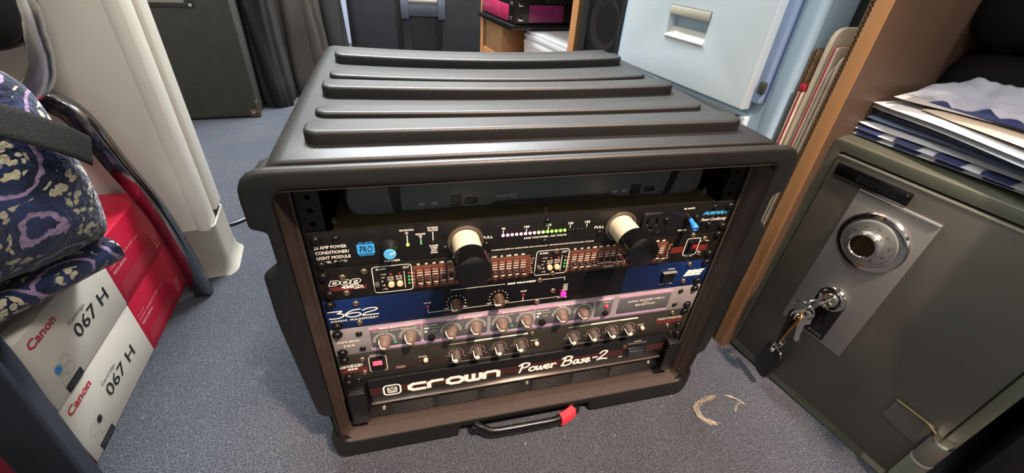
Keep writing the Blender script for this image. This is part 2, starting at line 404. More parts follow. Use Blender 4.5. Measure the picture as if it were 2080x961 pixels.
# ================================================================== rack units (front plane at y = 0, units in millimetres from the unit's centre line)
def mesh_of(fn):
    q = MB(); fn(q); me = bpy.data.meshes.new('m'); q.bm.to_mesh(me); q.bm.free(); return me
def rs(q):
    q.lathe([(.0058, 0), (.0058, .0009), (.0052, .0012), (.0046, .0013), (.0044, .0026), (.0034, .0038), (.0022, .0042), (.0019, .0032), (.0, .0028)], seg=18)
RSM = mesh_of(rs)
def ps(q):
    q.lathe([(.0038, 0), (.0038, .0006), (.0031, .0016), (.0017, .0021), (.0013, .0011), (0, .0009)], seg=14)
PSM = mesh_of(ps)
_scr = {}
def screw(kind, par, x, z, m, name):
    key = (kind, m.name)
    if key not in _scr:
        me = (RSM if kind == 'r' else PSM).copy(); me.name = name; finish(me, m, 40); _scr[key] = me
    o = link(name, _scr[key], par); o.matrix_local = axis(x * MM, z * MM); return o
class Unit:
    def __init__(s, name, zu, n, label, cat, pm, ears=True, group='rack units in the case'):
        s.n = n; s.g = 0; s.e = empty(name, (0, 0, Z0 + zu * U), label=label, cat=cat, group=None); s.ink = {}
        if ears:
            H = n * U
            notch = []
            s.panel = MB().box(-.2413, .2413, 0, .003, .0004, H - .0004, .0006).build('front_panel', pm, s.e)
            MB().box(-.2165, .2165, .003, .30, .001, H - .0008, .001).build('chassis', mat('chassis_metal', '#4b432f', .45, .3, c2='#584e38', vscale=25), s.e)
    def t(s, m, *a, **k):
        q = s.ink.setdefault((m.name, s.g), (m, MB()))[1]; a = list(a); a[1:5] = [v * MM for v in a[1:5]]
        T(q, *a, **k)
    def mark(s, m, x0, x1, z0, z1, y=-.00035):
        s.ink.setdefault((m.name, s.g), (m, MB()))[1].quad([(x0 * MM, y, z0 * MM), (x1 * MM, y, z0 * MM), (x1 * MM, y, z1 * MM), (x0 * MM, y, z1 * MM)])
    def line(s, m, pts, w, y=-.0004, cyc=False):
        P = [(x * MM, z * MM) for x, z in pts]
        if cyc: P.append(P[0])
        s.ink.setdefault((m.name, s.g), (m, MB()))[1].ribbon(P, w * MM, y)
    def disc(s, m, x, z, r, y=-.0004, n=12):
        q = s.ink.setdefault((m.name, s.g), (m, MB()))[1]; q.quad([(x * MM + r * MM * math.cos(2 * math.pi * i / n), y, z * MM + r * MM * math.sin(2 * math.pi * i / n)) for i in range(n)])
    def ticks(s, m, x, z, r0, r1, a0, a1, n, w, dots=False):
        for i in range(n):
            a = math.radians(a0 + (a1 - a0) * i / (n - 1)); c, d = math.cos(a), math.sin(a)
            if dots: s.disc(m, x + r0 * c, z + r0 * d, w)
            else: s.line(m, [(x + r0 * c, z + r0 * d), (x + r1 * c, z + r1 * d)], w)
    def done(s):
        for (k, gr), (m, q) in s.ink.items():
            o = q.build('lettering' if gr else 'printed_marks', m, s.e, smooth=0, recalc=False)
            if not (isinstance(gr, str) and gr.startswith('one')): o['kind'] = 'stuff'
    def rack(s, pts):
        for x, z in pts: screw('r', s.e, x, z, SCREW, 'rack_screw')
    def scr(s, pts, m=None):
        for x, z in pts: screw('p', s.e, x, z, m or SCREWL, 'panel_screw')
    def lens(s, x, z, r, m, h=1.5, name='indicator_lamp'):
        return MB().lathe([(r * MM, 0), (r * MM * .95, h * .5 * MM), (r * MM * .6, h * .9 * MM), (0, h * MM)], axis(x * MM, z * MM), 12).build(name, m, s.e)
    def btn(s, x, z, r, m, h=3, name='push_button', mx=None):
        return MB().lathe([(r * MM, 0), (r * MM, (h - .6) * MM), (r * .8 * MM, h * MM), (0, h * MM)], axis(x * MM, z * MM), 18).build(name, m, s.e)
    def plate(s, name, m, x0, x1, z0, z1, y0, y1, b=.5, par=None):
        return MB().box(x0 * MM, x1 * MM, y0 * MM, y1 * MM, z0 * MM, z1 * MM, b * MM).build(name, m, par or s.e)
def script(u, m, strokes, x0, x1, z0, z1, w, shear=0, y=-.0005):
    """strokes: lists of points in a 0..1 by 0..1 letter space already laid out along x; fitted to the rectangle"""
    allp = [p for s_ in strokes for p in s_]; xs = [p[0] for p in allp]; zs = [p[1] for p in allp]
    ax, bx, az, bz = min(xs), max(xs), min(zs), max(zs)
    for k, s_ in enumerate(strokes):
        P = smoothpts([(p[0], p[1]) for p in s_], 5)
        P = [(x0 + (p.x - ax) / (bx - ax) * (x1 - x0) + shear * (p.y - az), z0 + (p.y - az) / (bz - az) * (z1 - z0)) for p in P]
        u.line(m, P, w, y=y - k * 2e-5)

# ---------- power conditioner
f = Unit('power_conditioner', 6, 1, 'black power conditioner with two cream pull-out lamp tubes and lit voltage dots', 'power conditioner', PANEL)
for i, s_ in enumerate(('20 AMP POWER', 'CONDITIONER/', 'LIGHT MODULE')): f.t(WHITEINK, s_, -236.5 + i * .3, -205 - (0 if i else 1) + i * .5, 24.5 - i * 6.4, 28.4 - i * 6.4, bold=.02)
f.t(CREAMINK, 'MODEL  PL-PRO', -235.5, -208, 6.6, 9.6, bold=.02)
f.mark(LIGHTBLUE, -197, -180, 14.5, 26.5)
f.t(BLACK, 'PRO', -194.5, -182, 16.5, 24.5, y=-.0008, shear=.15)
f.t(LIGHTBLUE, '20 AMP', -195, -181, 27.2, 29, bold=.02); f.t(LIGHTBLUE, 'SERIES', -196, -181, 12, 13.8, bold=.02)
for s_, x, z, w in (('PROTECTION', -147, 38, 14), ('OK', -147, 34.6, 3.5), ('GROUND', -133.5, 32, 10), ('OK', -133.5, 28.8, 3.5), ('EXTREME', -121, 38.6, 10.5), ('VOLTAGE', -121, 35.6, 10.5), ('FLASHES', -120.5, 16, 9), ('WHEN', -120.5, 13, 7), ('SHUT', -120.5, 10, 6), ('DOWN', -120.5, 7, 7), ('90', -46, 29.8, 4), ('100', -20, 29.8, 6), ('110', 5, 29.8, 6), ('120', 31, 29.8, 6), ('128', 51, 29.8, 6), ('LINE VOLTAGE - AC VOLTS', 3, 15, 50), ('20 AMPS', 180, 37, 15), ('POWER', 180, 6, 12)):
    f.t(WHITEINK, s_, x - w / 2, x + w / 2, z, z + (2.3 if z > 30 or z < 17 else 3), bold=.03)
f.t(WHITEINK, 'FLASHING DISPLAY INDICATES OUT-OF-RANGE - PROTECTIVE SHUTDOWN MAY OCCUR', -58, 64, 2.6, 4.4, bold=.02)
f.t(WHITEINK, 'DIMMER', -172, -156, 1.2, 3.8, bold=.02); f.t(WHITEINK, 'PULL', -69, -57, 20.2, 23.5, bold=.02); f.t(WHITEINK, 'PULL', 61, 73, 21, 24.3, bold=.02)
f.g = 'brand'; f.t(BLUEINK, 'FURMAN', 202, 238, 26.5, 31.5, bold=.05, shear=.4)
f.t(WHITEINK, 'Power Conditioning', 202, 238, 16.5, 22.5, shear=.45, space=.9)
for x, z0, z1 in ((-147, 23, 33.5), (-133.5, 23, 28), (-121, 24, 34.8), (-46, 25, 28.8), (-20, 25, 28.8), (5, 25, 28.8), (31, 25, 28.8), (51, 25, 28.8)): f.mark(WHITEINK, x - .45, x + .45, z0, z1)
f.lens(-147, 21, 1.7, GREEN); f.lens(-133.5, 21, 1.5, GREEND); f.lens(-121, 21.8, 1.0, OFFD)
for i in range(20):
    x = -46 + i * 5.07
    f.lens(x, 22.3, 1.75 if i < 15 else 1.2, (PINKL if i < 8 else YELL if i < 10 else GREEN if i < 15 else OFFD))
f.rack([(-233, 36), (-233, 5.5), (236, 38), (236, 9)])
f.scr([(-215, 35), (-215, 6), (-109, 12), (-64, 12), (69, 14), (154, 24), (195, 24), (216, 37), (216, 12), (3, 36), (3, 9)], SCREW)
for x, z in ((-87, 19.5), (94, 21.5)):
    lp = MB().lathe([(.0195, 0), (.0195, .0015), (.0185, .0022), (.0172, .0022), (.0168, .0008), (.0160, .0005)], axis(x * MM, z * MM), 36).build('lamp_collar', mat('smoky_collar', '#6b6357', .15, .6), f.e)
    lt = MB().lathe([(.0150, -.002), (.0150, .034)], axis(x * MM, z * MM), 36, cap=False).build('lamp_tube', CREAM, f.e); lt['label'] = 'cream pull-out lamp tube'
    MB().lathe([(.0150, .032), (.0186, .0325), (.0190, .034), (.0190, .052), (.0182, .0545), (.0165, .0555), (0, .0557)], axis(x * MM, z * MM), 40).build('lamp_cap', BLACKG, lt)
dk = MB().lathe([(.0092, 0), (.0092, .001), (.0080, .0015), (.0075, .006), (.0062, .0085), (.0060, .0130), (.0, .0130)], axis(-.165, .0205), 28).build('dimmer_knob', BLACK, f.e)
MB().lathe([(.0062, .0130), (.0062, .0137), (.0057, .0141), (0, .0141)], axis(-.165, .0205), 28).build('knob_cap', mat('light_blue_plastic', '#4fa6d6', .4), dk)
MB().box(-.0004, .0006, -.0145, -.0141, 0, .006, mx=Matrix.Translation((-.165, 0, .0205)) @ Matrix.Rotation(math.radians(68), 4, 'Y')).build('pointer', WHITEINK, dk)
ol = MB().mesh(plate_mesh([rrect(-.0125, .0125, -.0135, .0135, .002, 3), rrect(-.007, -.0048, -.002, .006, .0002, 1), rrect(.0048, .007, -.003, .006, .0002, 1), circ(0, -.0075, .0024, 10)], .0045, .0008), Matrix.Translation((.1325, -.0035, .0235)) @ FRONT).build('power_outlet', BLACK, f.e)
MB().box(.1215, .1435, .0, .001, .012, .035).build('outlet_contacts', DARKM, ol)
f.t(GREYINK, 'CONVENIENCE OUTLET', 121, 148, 7, 8.6)
MB().lathe([(.0062, 0), (.0062, .0018), (.0050, .0022), (.0048, .0042)], axis(.184, .0240), 20).build('switch_collar', BLACKG, f.e)
bt = MB().lathe([(.0028, 0), (.0030, .006), (.0040, .010), (.0040, .0145), (.0034, .0155), (.0026, .0155), (.0024, .0148), (0, .0148)], Matrix.Translation((.184, -.003, .0240)) @ Matrix.Rotation(math.radians(14), 4, 'Y') @ Matrix.Rotation(math.radians(105), 4, 'X'), 18).build('switch_lever', mat('blue_plastic', '#2f7fe0', .35), f.e)
for x, y, in ((-.216, .018), (.216, .027), (.003, .009)):
    MB().lathe([(.0035, 0), (.0035, .002), (.002, .0028), (.0015, .002), (.0015, .0055), (0, .006)], Matrix.Translation((x, y, U - .0008)), 12).build('top_screw', mat('zinc_screw', '#8b8476', .35, .8), f.e)
f.done()

# ---------- wireless receiver lying on the conditioner
r = empty('wireless_receiver', (0, .022, Z0 + 7 * U), label='dark grey wireless receiver lying on the power conditioner under the case lid', cat='receiver')
RG = mat('receiver_grey', '#404347', .45); RB = mat('receiver_black', '#0c0d0e', .4); RP = mat('receiver_plate', '#40474a', .4)
MB().mesh(plate_mesh([rounded([(-.205, .0), (-.2, .05), (.2, .05), (.205, 0)], [.022, .012, .012, .02], 6)], .20, .004), FRONT).build('body', RG, r, smooth=50)
bz = MB().mesh(plate_mesh([rounded([(-.158, .0035), (-.163, .046), (.170, .046), (.162, .0035)], .004, 3)], .002, .0006), Matrix.Translation((0, -.0012, 0)) @ FRONT).build('bezel', RB, r)
pp = MB().mesh(plate_mesh([rounded([(-.150, .0055), (-.150, .043), (.158, .043), (.152, .0055)], .003, 3)], .002, .0005), Matrix.Translation((0, -.0024, 0)) @ FRONT).build('display_plate', RP, bz)
dw = MB(); dw.mesh(plate_mesh([[(-.062, .0045), (-.050, .0105), (.085, .0105), (.095, .0045)]], .001), Matrix.Translation((0, -.0029, 0)) @ FRONT)
for x in (-.100, .108): dw.box(x, x + .012, -.0031, -.0026, .007, .020)
for x in (-.085, .125): dw.mesh(plate_mesh([rounded([(x, .010), (x, .016), (x + .014, .016), (x + .014, .010)], .003, 3)], .002, .0004), Matrix.Translation((0, -.0040, 0)) @ FRONT)
dw.build('display_window', RB, pp)
ri = MB()
for s_, x0, x1, z0, z1 in (('SHURE', -.052, -.028, .0145, .0188), ('audio', -.134, -.127, .0065, .008), ('ready', -.121, -.114, .0065, .008), ('audio', .083, .089, .008, .0095), ('ready', .095, .101, .008, .0095), ('select', -.084, -.072, .0078, .009)):
    T(ri, s_, x0, x1, z0, z1, y=-.0033, bold=.05 if s_ == 'SHURE' else 0, shear=.3 if s_ == 'SHURE' else 0)
for x in (-.133, -.120, .084, .096): ri.quad([(x, -.0033, .011), (x + .007, -.0033, .011), (x + .007, -.0033, .0145), (x, -.0033, .0145)])
ri.build('lettering', GREYINK, pp, smooth=0, stuff=True)

# ---------- graphic equalizer
g = Unit('graphic_equalizer', 5, 1, 'brown-black graphic equalizer with two banks of small sliders, second unit down the rack', 'equalizer', PANELB)
COPPER = mat('copper_ink', '#d9a78a', .5)
def dod(u, x0, x1, z0, z1):
    w = (x1 - x0) / 3.1; h = z1 - z0; sh_ = h * .45
    for k in range(3):
        a = x0 + k * (w * 1.02); P = [(0, 0), (0, 1), (.72, 1), (1, .72), (1, .28), (.72, 0)] if k != 1 else [(.25, 0), (0, .28), (0, .72), (.25, 1), (.75, 1), (1, .72), (1, .28), (.75, 0)]
        u.line(WHITEINK, [(a + x * w * .92 + z * sh_, z0 + z * h) for x, z in P], .75, cyc=True)
        Q = [(.34, .36), (.34, .64), (.66, .64), (.66, .36)]
        u.line(WHITEINK, [(a + x * w * .92 + z * sh_, z0 + z * h) for x, z in Q], 1.0, cyc=True)
for x0_, x1_ in ((-144, -12), (36, 166)): g.plate('copper_field', mat('copper_glow_print', '#693f30', .3, .4, c2='#7a4b39', vscale=40), x0_, x1_, 4.5, 36.6, -.12, 0, .02)  # copper-brown print, its colour brightened to hold the warm glow on the panel
g.mark(REDINK, -231, -194, 13, 19); dod(g, -231, -199, 21, 27.5)
g.t(WHITEINK, '430', -219, -207.5, 15.6, 20.2, y=-.0006, bold=.05); script(g, WHITEINK, [[(.9, .75), (.5, 1), (.1, .7), (.1, .3), (.5, 0), (.9, .3), (.85, .7), (.5, .85), (.45, .5), (.8, .1), (1.3, .2), (1.6, .5)], [(1.0, .6), (1.3, .5), (1.7, 0)]], -207, -197, 14.5, 22, .9, y=-.0007)
def eqbox(x0, x1):
    u = g
    P = rounded([(x0, 4.6), (x0, 40.5), (x1, 40.5), (x1, 4.6)], 4, 4); u.line(WHITEINK, P, .85, cyc=True)
    u.t(WHITEINK, 'IN GAIN', x0 + 4, x0 + 14, 35.6, 38.2, bold=.03); u.t(WHITEINK, 'OUT', x1 - 9, x1 - 2, 35, 38, bold=.02, shear=.3)
    u.mark(WHITEINK, x1 - 8.4, x1 - 7.7, 8, 31.5)
    for s_, z in (('+12', 29.5), ('+6', 25), ('0', 20), ('-6', 14.5), ('-12', 9)): u.t(CREAMINK, s_, x0 + 8, x0 + 8 + 1.9 * len(s_), z - 1, z + 1.2, bold=.03)
    for s_, x, z in (('LOW', 18, 23.5), ('CUT', 18, 20.2), ('IN/', 27, 24), ('OUT', 27, 20.6)): u.t(CREAMINK, s_, x0 + x - 3.6, x0 + x + 3.2, z, z + 2.4, bold=.03)
    u.plate('gain_slot', BLACK, x0 + 2.8, x0 + 4.6, 6, 33, -.3, 1, .1)
    u.plate('slider_cap', KNOB8, x0 + 1.6, x0 + 5.8, 17, 20.5, -6, -.3, .6)
    for x in (18, 27): u.btn(x0 + x, 15.4, 3.3, mat('peach_button', '#e0b98e', .4), 3.4); u.lens(x0 + x + .5, 28.4, 1.4, REDD)
    for i, m in enumerate((REDD, GREEND, GREEND, GREEND)): u.lens(x1 - 3.5, 28 - 4.7 * i, 1.5, m)
    for i, s_ in enumerate(('+18', '+12', '0', '-12')): u.t(COPPER, s_, x1 - 1.6, x1 + 2.4, 27 - 4.7 * i, 28.8 - 4.7 * i, bold=.02)
eqbox(-186, -145.5); eqbox(-5, 35)
BANDS = ['25', '40', '63', '100', '160', '250', '400', '630', '1K', '1.6K', '2.5K', '4K', '6.3K', '10K', '16K']
capm = MB().box(-.0024, .0024, -.0075, -.0004, -.0017, .0017, .0005); cme = bpy.data.meshes.new('slider_cap'); capm.bm.to_mesh(cme); capm.bm.free()
finish(cme, mat('dark_red_translucent_plastic', '#2c1716', .2), 30)
tipm = MB().box(-.0022, .0022, -.0077, -.0072, -.0024, -.0012, .0002); tme = bpy.data.meshes.new('slider_marker'); tipm.bm.to_mesh(tme); tipm.bm.free(); finish(tme, POINTER, 0)
pos = [19.5, 19.7, 19.8, 20.8, 22, 22.5, 23, 22.6, 21, 19.6, 18.2, 18, 17.8, 18, 16.8]; pos2 = [18.6, 18, 18, 18.5, 20.8, 21, 19.8, 20, 21, 21.4, 20.6, 20, 19.6, 18.6, 17.4]
for xs, P in ((-137, pos), (43, pos2)):
    for i, s_ in enumerate(BANDS):
        x = xs + i * 8.36; w = 1.55 * len(s_)
        g.t(WHITEINK, s_, x - 1 - w / 2, x - 1 + w / 2, 37.4, 39.8, bold=.06)
        for k in range(7): g.mark(COPPER if k in (0, 6) else WHITEINK, x - 2.9, x + 2.9, 29.6 - k * 3.45, 30.6 - k * 3.45 - (.35 if k in (0, 6) else 0))
        g.plate('slider_slot', BLACK, x - 4.9, x - 3.8, 8, 32, -.15, 1, .05)
        o = link('slider_cap', cme, g.e, (x * MM, 0, P[i] * MM)); link('slider_marker', tme, o)
    for j, s_ in enumerate(('+12', '+6', '+3', '0', '-3', '-6', '-12')): g.t(COPPER, s_, xs + 125, xs + 125 + 1.7 * len(s_), 30 - j * 3.45, 32 - j * 3.45, bold=.03)
g.t(WHITEINK, 'THIRD', 84, 98, 5.2, 7.2, bold=.05, shear=.3); g.t(WHITEINK, 'OCTAVE', -93, -80, 5.2, 7.2, bold=.05, shear=.3)
for k in range(5): g.mark(mat('bright_red_ink', '#7d2a22', .5), 174, 226, 16.5 + k * 1.9, 17.6 + k * 1.9, y=-.0003)
g.plate('switch_bezel', BLACK, 192.5, 211, 11.5, 37.5, -.6, 0, .3)
g.line(WHITEINK, rounded([(192.5, 11.5), (192.5, 37.5), (211.5, 37.5), (211.5, 11.5)], 3, 3), .9, y=-.0009, cyc=True)
MB().box(.197, .207, -.005, .0, .015, .034, .001, mx=None).build('rocker_switch', BLACKG, g.e)
MB().box(.199, .206, -.0056, -.0048, .024, .031, .0004).build('switch_lens', REDD, g.e)
g.t(WHITEINK, 'POWER', 196, 208, 8, 10, bold=.03, shear=.2); g.mark(WHITEINK, 212.5, 226, 31, 31.8)
g.rack([(-234, 35), (-232, 10), (235, 41), (233, 10.5)])
g.scr([(-216, 31), (-194, 36), (-215, 9), (19, 38), (18, 5.2), (199, 42), (218, 35), (217, 12)])
g.done()

# ---------- sonic maximizer
def bbe_mat():
    m = mat('blue_to_black_panel', '#101011', .27, .25); n = m.node_tree.nodes; l = m.node_tree.links
    tc = n.new('ShaderNodeTexCoord'); sx = n.new('ShaderNodeSeparateXYZ'); ab = n.new('ShaderNodeMath'); ab.operation = 'ABSOLUTE'; rp = n.new('ShaderNodeValToRGB')
    l.new(tc.outputs['Object'], sx.inputs[0]); l.new(sx.outputs[0], ab.inputs[0]); l.new(ab.outputs[0], rp.inputs[0]); l.new(rp.outputs[0], n['Principled BSDF'].inputs['Base Color'])
    e = rp.color_ramp.elements; e[0].position = .120; e[0].color = lin('#0c0c0d'); e[1].position = .200; e[1].color = lin('#142c60')
    return m
b = Unit('signal_enhancer', 4, 1, 'signal enhancer with blue striped ends and black middle, third unit down the rack', 'audio processor', bbe_mat())
BL = mat('blue_panel', '#1c3f86', .35, .3, c2='#224a96', vscale=30)
for k in range(18):
    b.mark(mat('dark_blue_ink', '#0e2554', .5), -190, -112, 3 + k * 2.3, 3.9 + k * 2.3, y=-.0004); b.mark(mat('dark_blue_ink', '#0e2554'), 118, 199, 3 + k * 2.3, 3.9 + k * 2.3, y=-.0004)
script(b, WHITEINK, [[(0, 1), (.5, .99), (.95, .97), (.62, .68)], [(.62, .68), (.95, .55), (1.0, .25), (.7, .03), (.3, 0), (0, .05)],
    [(2.25, 1), (1.7, .95), (1.25, .6), (1.15, .3), (1.5, .02), (2.0, .05), (2.25, .3), (2.0, .55), (1.5, .55), (1.2, .35)],
    [(2.4, .8), (2.8, 1), (3.3, .98), (3.45, .8), (3.2, .6), (2.6, .4), (2.35, .05)], [(2.35, .05), (2.9, .04), (3.5, .04)]], -238, -186, 18, 28.5, 1.5)
b.t(WHITEINK, 'SONIC MAXIMIZER', -237.5, -186, 12.2, 15.2, bold=.03, space=1.2)
b.t(WHITEINK, 'BBE PROCESS', -37, -2, 39.2, 42, bold=.06, shear=.1, space=1.1); b.line(WHITEINK, [(-104, 41), (-40, 41)], .7); b.line(WHITEINK, [(0, 41.3), (35, 41.3), (35, 37)], .7)
b.line(WHITEINK, [(-131, 17), (-131, 10), (33, 10)], .7)
for x, z in ((-131, 24), (-16, 25)): b.t(WHITEINK, 'CLIP', x - 4, x + 4, z, z + 2.4, bold=.03)
b.lens(-131, 19.5, 2, REDD); b.lens(-16, 20, 2, REDD)
b.mark(WHITEINK, -16.4, -15.6, 10, 17)
for x in (-98, -47):
    b.ticks(WHITEINK, x, 20.5, 11.2, 0, 215, -35, 11, .7, dots=True)
    b.t(WHITEINK, 'MIN', x - 14, x - 9.5, 11.8, 13.6, bold=.03); b.t(WHITEINK, 'MAX', x + 9, x + 13, 12, 13.8, bold=.03)
    kb = MB(); kb.lathe([(.0062, 0), (.0062, .002), (.0056, .003), (.0050, .0115), (.0044, .0125), (0, .0125)], axis(x * MM, .0205), 30)
    for q in range(15):
        a = 2 * math.pi * q / 15; kb.box(-.0004, .0004, -.0115, -.0005, .0049, .0062, 0, mx=Matrix.Translation((x * MM, 0, .0205)) @ Matrix.Rotation(a, 4, 'Y'))
    ko = kb.build('control_knob', KNOBR, b.e)
    MB().box(-.0009, .0009, -.0127, -.0005, -.0066, -.0046, .0003, mx=Matrix.Translation((x * MM, 0, .0205)) @ Matrix.Rotation(math.radians(80), 4, 'Y')).box(-.0009, .0009, -.0131, -.0124, -.0058, .0005, .0002, mx=Matrix.Translation((x * MM, 0, .0205)) @ Matrix.Rotation(math.radians(80), 4, 'Y')).build('pointer', POINTER, ko)
b.plate('lit_button', PINKBTN, 33, 39.5, 11.5, 17.5, -3.5, 0, .6); b.t(WHITEINK, 'FUNCTION', 30, 42, 7, 8.8, bold=.03)
for i, s_ in enumerate(('OUT', 'PRO', 'CESS', 'IN')): b.t(WHITEINK, s_, 35, 41, 28 - i * 3, 30 - i * 3, bold=.04)
b.plate('rocker_switch', BLACKG, 173, 190, 13.5, 31, -4, 0, .8); b.plate('switch_top', mat('worn_grey', '#6d6965', .5), 172, 192, 29.5, 31.2, -4.6, -.5, .3)
b.t(WHITEINK, 'OVE', 172, 180, 8.4, 10.4, bold=.05, shear=.3); b.t(WHITEINK, 'EZ-OFF', 183, 193, 8.4, 10.4, bold=.05, shear=.3); b.t(WHITEINK, 'POWER', 179, 189, 33.5, 35.5, bold=.05, shear=.2)
b.g = 'brand'; b.t(WHITEINK, 'BBE', 206.5, 236.5, 18.5, 29, bold=.07, shear=.35, space=.92)
b.rack([(-234, 39), (-232, 6), (232, 8.5), (234, 40.5)]); b.scr([(-208, 37), (-208, 7.5), (3, 40.5), (22, 21), (3, 5.5), (210, 10), (210, 39)])
b.done()

# ---------- aural exciter
a = Unit('aural_exciter', 3, 1, 'silver-grey unit with lilac bands and eight tapered brown knobs, fourth down the rack', 'audio processor', GREYP)
LIL = mat('lilac_ink', '#a98ab0', .45, c2='#b793b8', vscale=18); PNK = mat('pink_ink', '#b98ba6', .45, c2='#c193ac', vscale=18); GRF = mat('grey_field', '#5b5c5e', .4, .2)
a.plate('pink_band', PNK, -200, 199, 35.5, 41.6, -.25, 0, .05); a.plate('lilac_band', LIL, -200, 199, 2.6, 9.4, -.25, 0, .05)
for x0, x1 in ((-199, -142), (-138, -60), (-55, 0), (4, 82), (87, 110), (120, 198)): a.plate('grey_field', GRF, x0, x1, 7.2, 36.4, -.3, 0, .05)
for x0, x1 in ((-59.4, -55.6), (82.6, 86.4), (111, 119)): a.mark(mat('panel_grey_ink', '#8b868a', .45), x0, x1, 2.6, 41.6)
for s_, x, w in (('BIG BOTTOM', -168, 40), ('AURAL EXCITER', -88, 44), ('BIG BOTTOM', -24, 34), ('AURAL EXCITER', 52, 40), ('POWER', 100, 18)): a.t(WHITEINK, s_, x - w / 2, x + w / 2, 37, 39.6, bold=.03)
for s_, x, z, w in (('Overhang / Drive', -181, 32.3, 30), ('Girth / Mix', -154, 32.3, 21), ('Tune', -105, 34, 9), ('Mix', -74, 34, 7), ('Overhang / Drive', -40, 32.3, 28), ('Girth / Mix', -9, 32.3, 19), ('Tune', 39, 34, 9), ('Mix', 69, 34, 7), ('Active', 102, 32.5, 10)): a.t(CREAMINK, s_, x - w / 2, x + w / 2, z, z + 2.4, bold=.02)
for x in (-129, 13): a.t(CREAMINK, 'Harmonics', x - 8, x + 8, 32.3, 34.8, bold=.03); a.mark(WHITEINK, x - 8, x - 2, 27, 30); a.mark(WHITEINK, x - 8, x - 4.5, 21.5, 24.5); a.t(CREAMINK, 'Normal', x, x + 10, 27.5, 30); a.t(CREAMINK, 'High', x + 1, x + 7, 21.5, 24.5)
for i, s_ in enumerate(('AURAL EXCITER', 'WITH', 'BIG BOTTOM')): w = (28, 4, 15)[i]; a.t(CREAMINK, s_ if i != 0 else 'AURAL EXCITER TYPE C', 161 - w, 161 + w, (26.5, 23.2, 18.5)[i], (29.8, 24.8, 21.8)[i], bold=.04, shear=.15)
a.t(CREAMINK, 'CLIPPING', -178, -156, 3.6, 6.2, bold=.02); a.t(CREAMINK, 'CLIPPING', -32, -16, 3.6, 6.2, bold=.02)
a.t(CREAMINK, 'APHEX', -237.5, -211, 21.6, 25, bold=.05); a.t(CREAMINK, '104', -230, -218, 14.6, 18.4, bold=.05)
kq = MB().lathe([(.0082, 0), (.0082, .0012), (.0070, .0022), (.0066, .0070), (.0050, .0118), (.0045, .0132), (.0036, .0137), (0, .0137)], FRONT, 28); kme = bpy.data.meshes.new('control_knob'); kq.bm.to_mesh(kme); kq.bm.free(); finish(kme, KNOBB, 30)
kp = MB().box(-.0009, .0009, -.0077, -.0012, -.0074, -.0062, .0002); kp.tube([(0, -.0068, -.0067), (0, -.0118, -.0051), (0, -.0134, -.0044)], .0009, .0005, 4, (0, 0, 1)); kp.box(-.0010, .0010, -.0141, -.0134, -.0048, .001, .0002)
pme = bpy.data.meshes.new('pointer'); kp.bm.to_mesh(pme); kp.bm.free(); finish(pme, POINTER, 30)
for i, (x, z, an) in enumerate(((-184, 18, 88), (-154, 20, 92), (-105, 20, 78), (-74, 21, 74), (-41, 20.5, 72), (-9, 21, 84), (39, 22, 64), (69, 22.5, 60))):
    o = link('control_knob', kme, a.e, (x * MM, 0, z * MM), (0, math.radians(an + 24), 0)); link('pointer', pme, o)
    a.ticks(WHITEINK, x, z, 10.2, 13.2, 185, -5, 19, .55)
for x in (-129, 13): a.btn(x, 13.3, 4.3, BLACKG, 5)
a.btn(102, 14, 3.9, BLACKG, 4.5); a.lens(102.5, 26, 2.9, mat('red_lens', '#e0284a', .25, emit=.5), 3)
for x in (-172, -27): a.lens(x, 12.5, 1.9, mat('green_lens', '#2f8a62', .25, emit=.25))
a.rack([(-234, 37), (-233, 6), (233, 38.5), (231, 8)]); a.scr([(-211, 34), (-210, 8.5), (212, 36), (210, 11)], SCREW)
a.done()

# ---------- crossover
x8 = Unit('audio_crossover', 2, 1, 'olive-black crossover with eight cylindrical white-tipped knobs, fifth down the rack', 'crossover', PANEL835)
u = x8
u.mark(REDINK, -239, -209, 12.5, 20.5); dod(u, -240, -214, 22.5, 27); u.t(WHITEINK, '835', -232, -220, 17.4, 21, y=-.0006, bold=.05)
u.line(CREAMINK, rounded([(-206, 8.5), (-206, 36.5), (-185.5, 36.5), (-185.5, 8.5)], 4, 4), 1.0, cyc=True); u.t(CREAMINK, 'POWER', -204, -191, 38, 40, bold=.03)
u.plate('rocker_switch', BLACKG, -203.5, -188.5, 11, 34, -3, 0, .8)
MB().box(-.2015, -.1905, -.0042, -.0028, .0235, .0305, .0005).build('switch_lens', REDLIT, u.e)['label'] = 'lit red switch lens'
u.mark(REDINK, -176, -163.5, 8, 12.5); u.t(CREAMINK, 'MONO', -175, -164, 10.8, 12.4); u.t(CREAMINK, 'STEREO', -175.5, -163.5, 8, 9.6)
u.line(REDINK, [(-163, 11), (-107, 10.5)], .8); u.line(REDINK, [(-107, 10.5), (35, 10.5)], .6); u.line(REDINK, [(40, 10.5), (156, 10.5)], .6)
for x0, xt, x1 in ((-109, -76, -4), (53, 86, 157)):
    u.line(WHITEINK, [(x0, 38.6), (x1, 38.6)], .7); u.mark(WHITEINK, xt, x1, 37.6, 40.4, y=-.00045); u.t(BLACK, 'CHANNEL', (xt + x1) / 2 - 9, (xt + x1) / 2 + 9, 38.2, 39.8, y=-.0007)
    u.mark(CREAMINK, x0, x1, 2.8, 3.4)
for x in (-138, 10, 169):
    u.btn(x, 17, 2.9, CREAM, 3.5); u.t(CREAMINK, 'RANGE' if x > 0 else 'MODE', x - 9, x + 1, 22.3, 24.8, bold=.03); u.lens(x - 7, 16.2, 1.0, REDD)
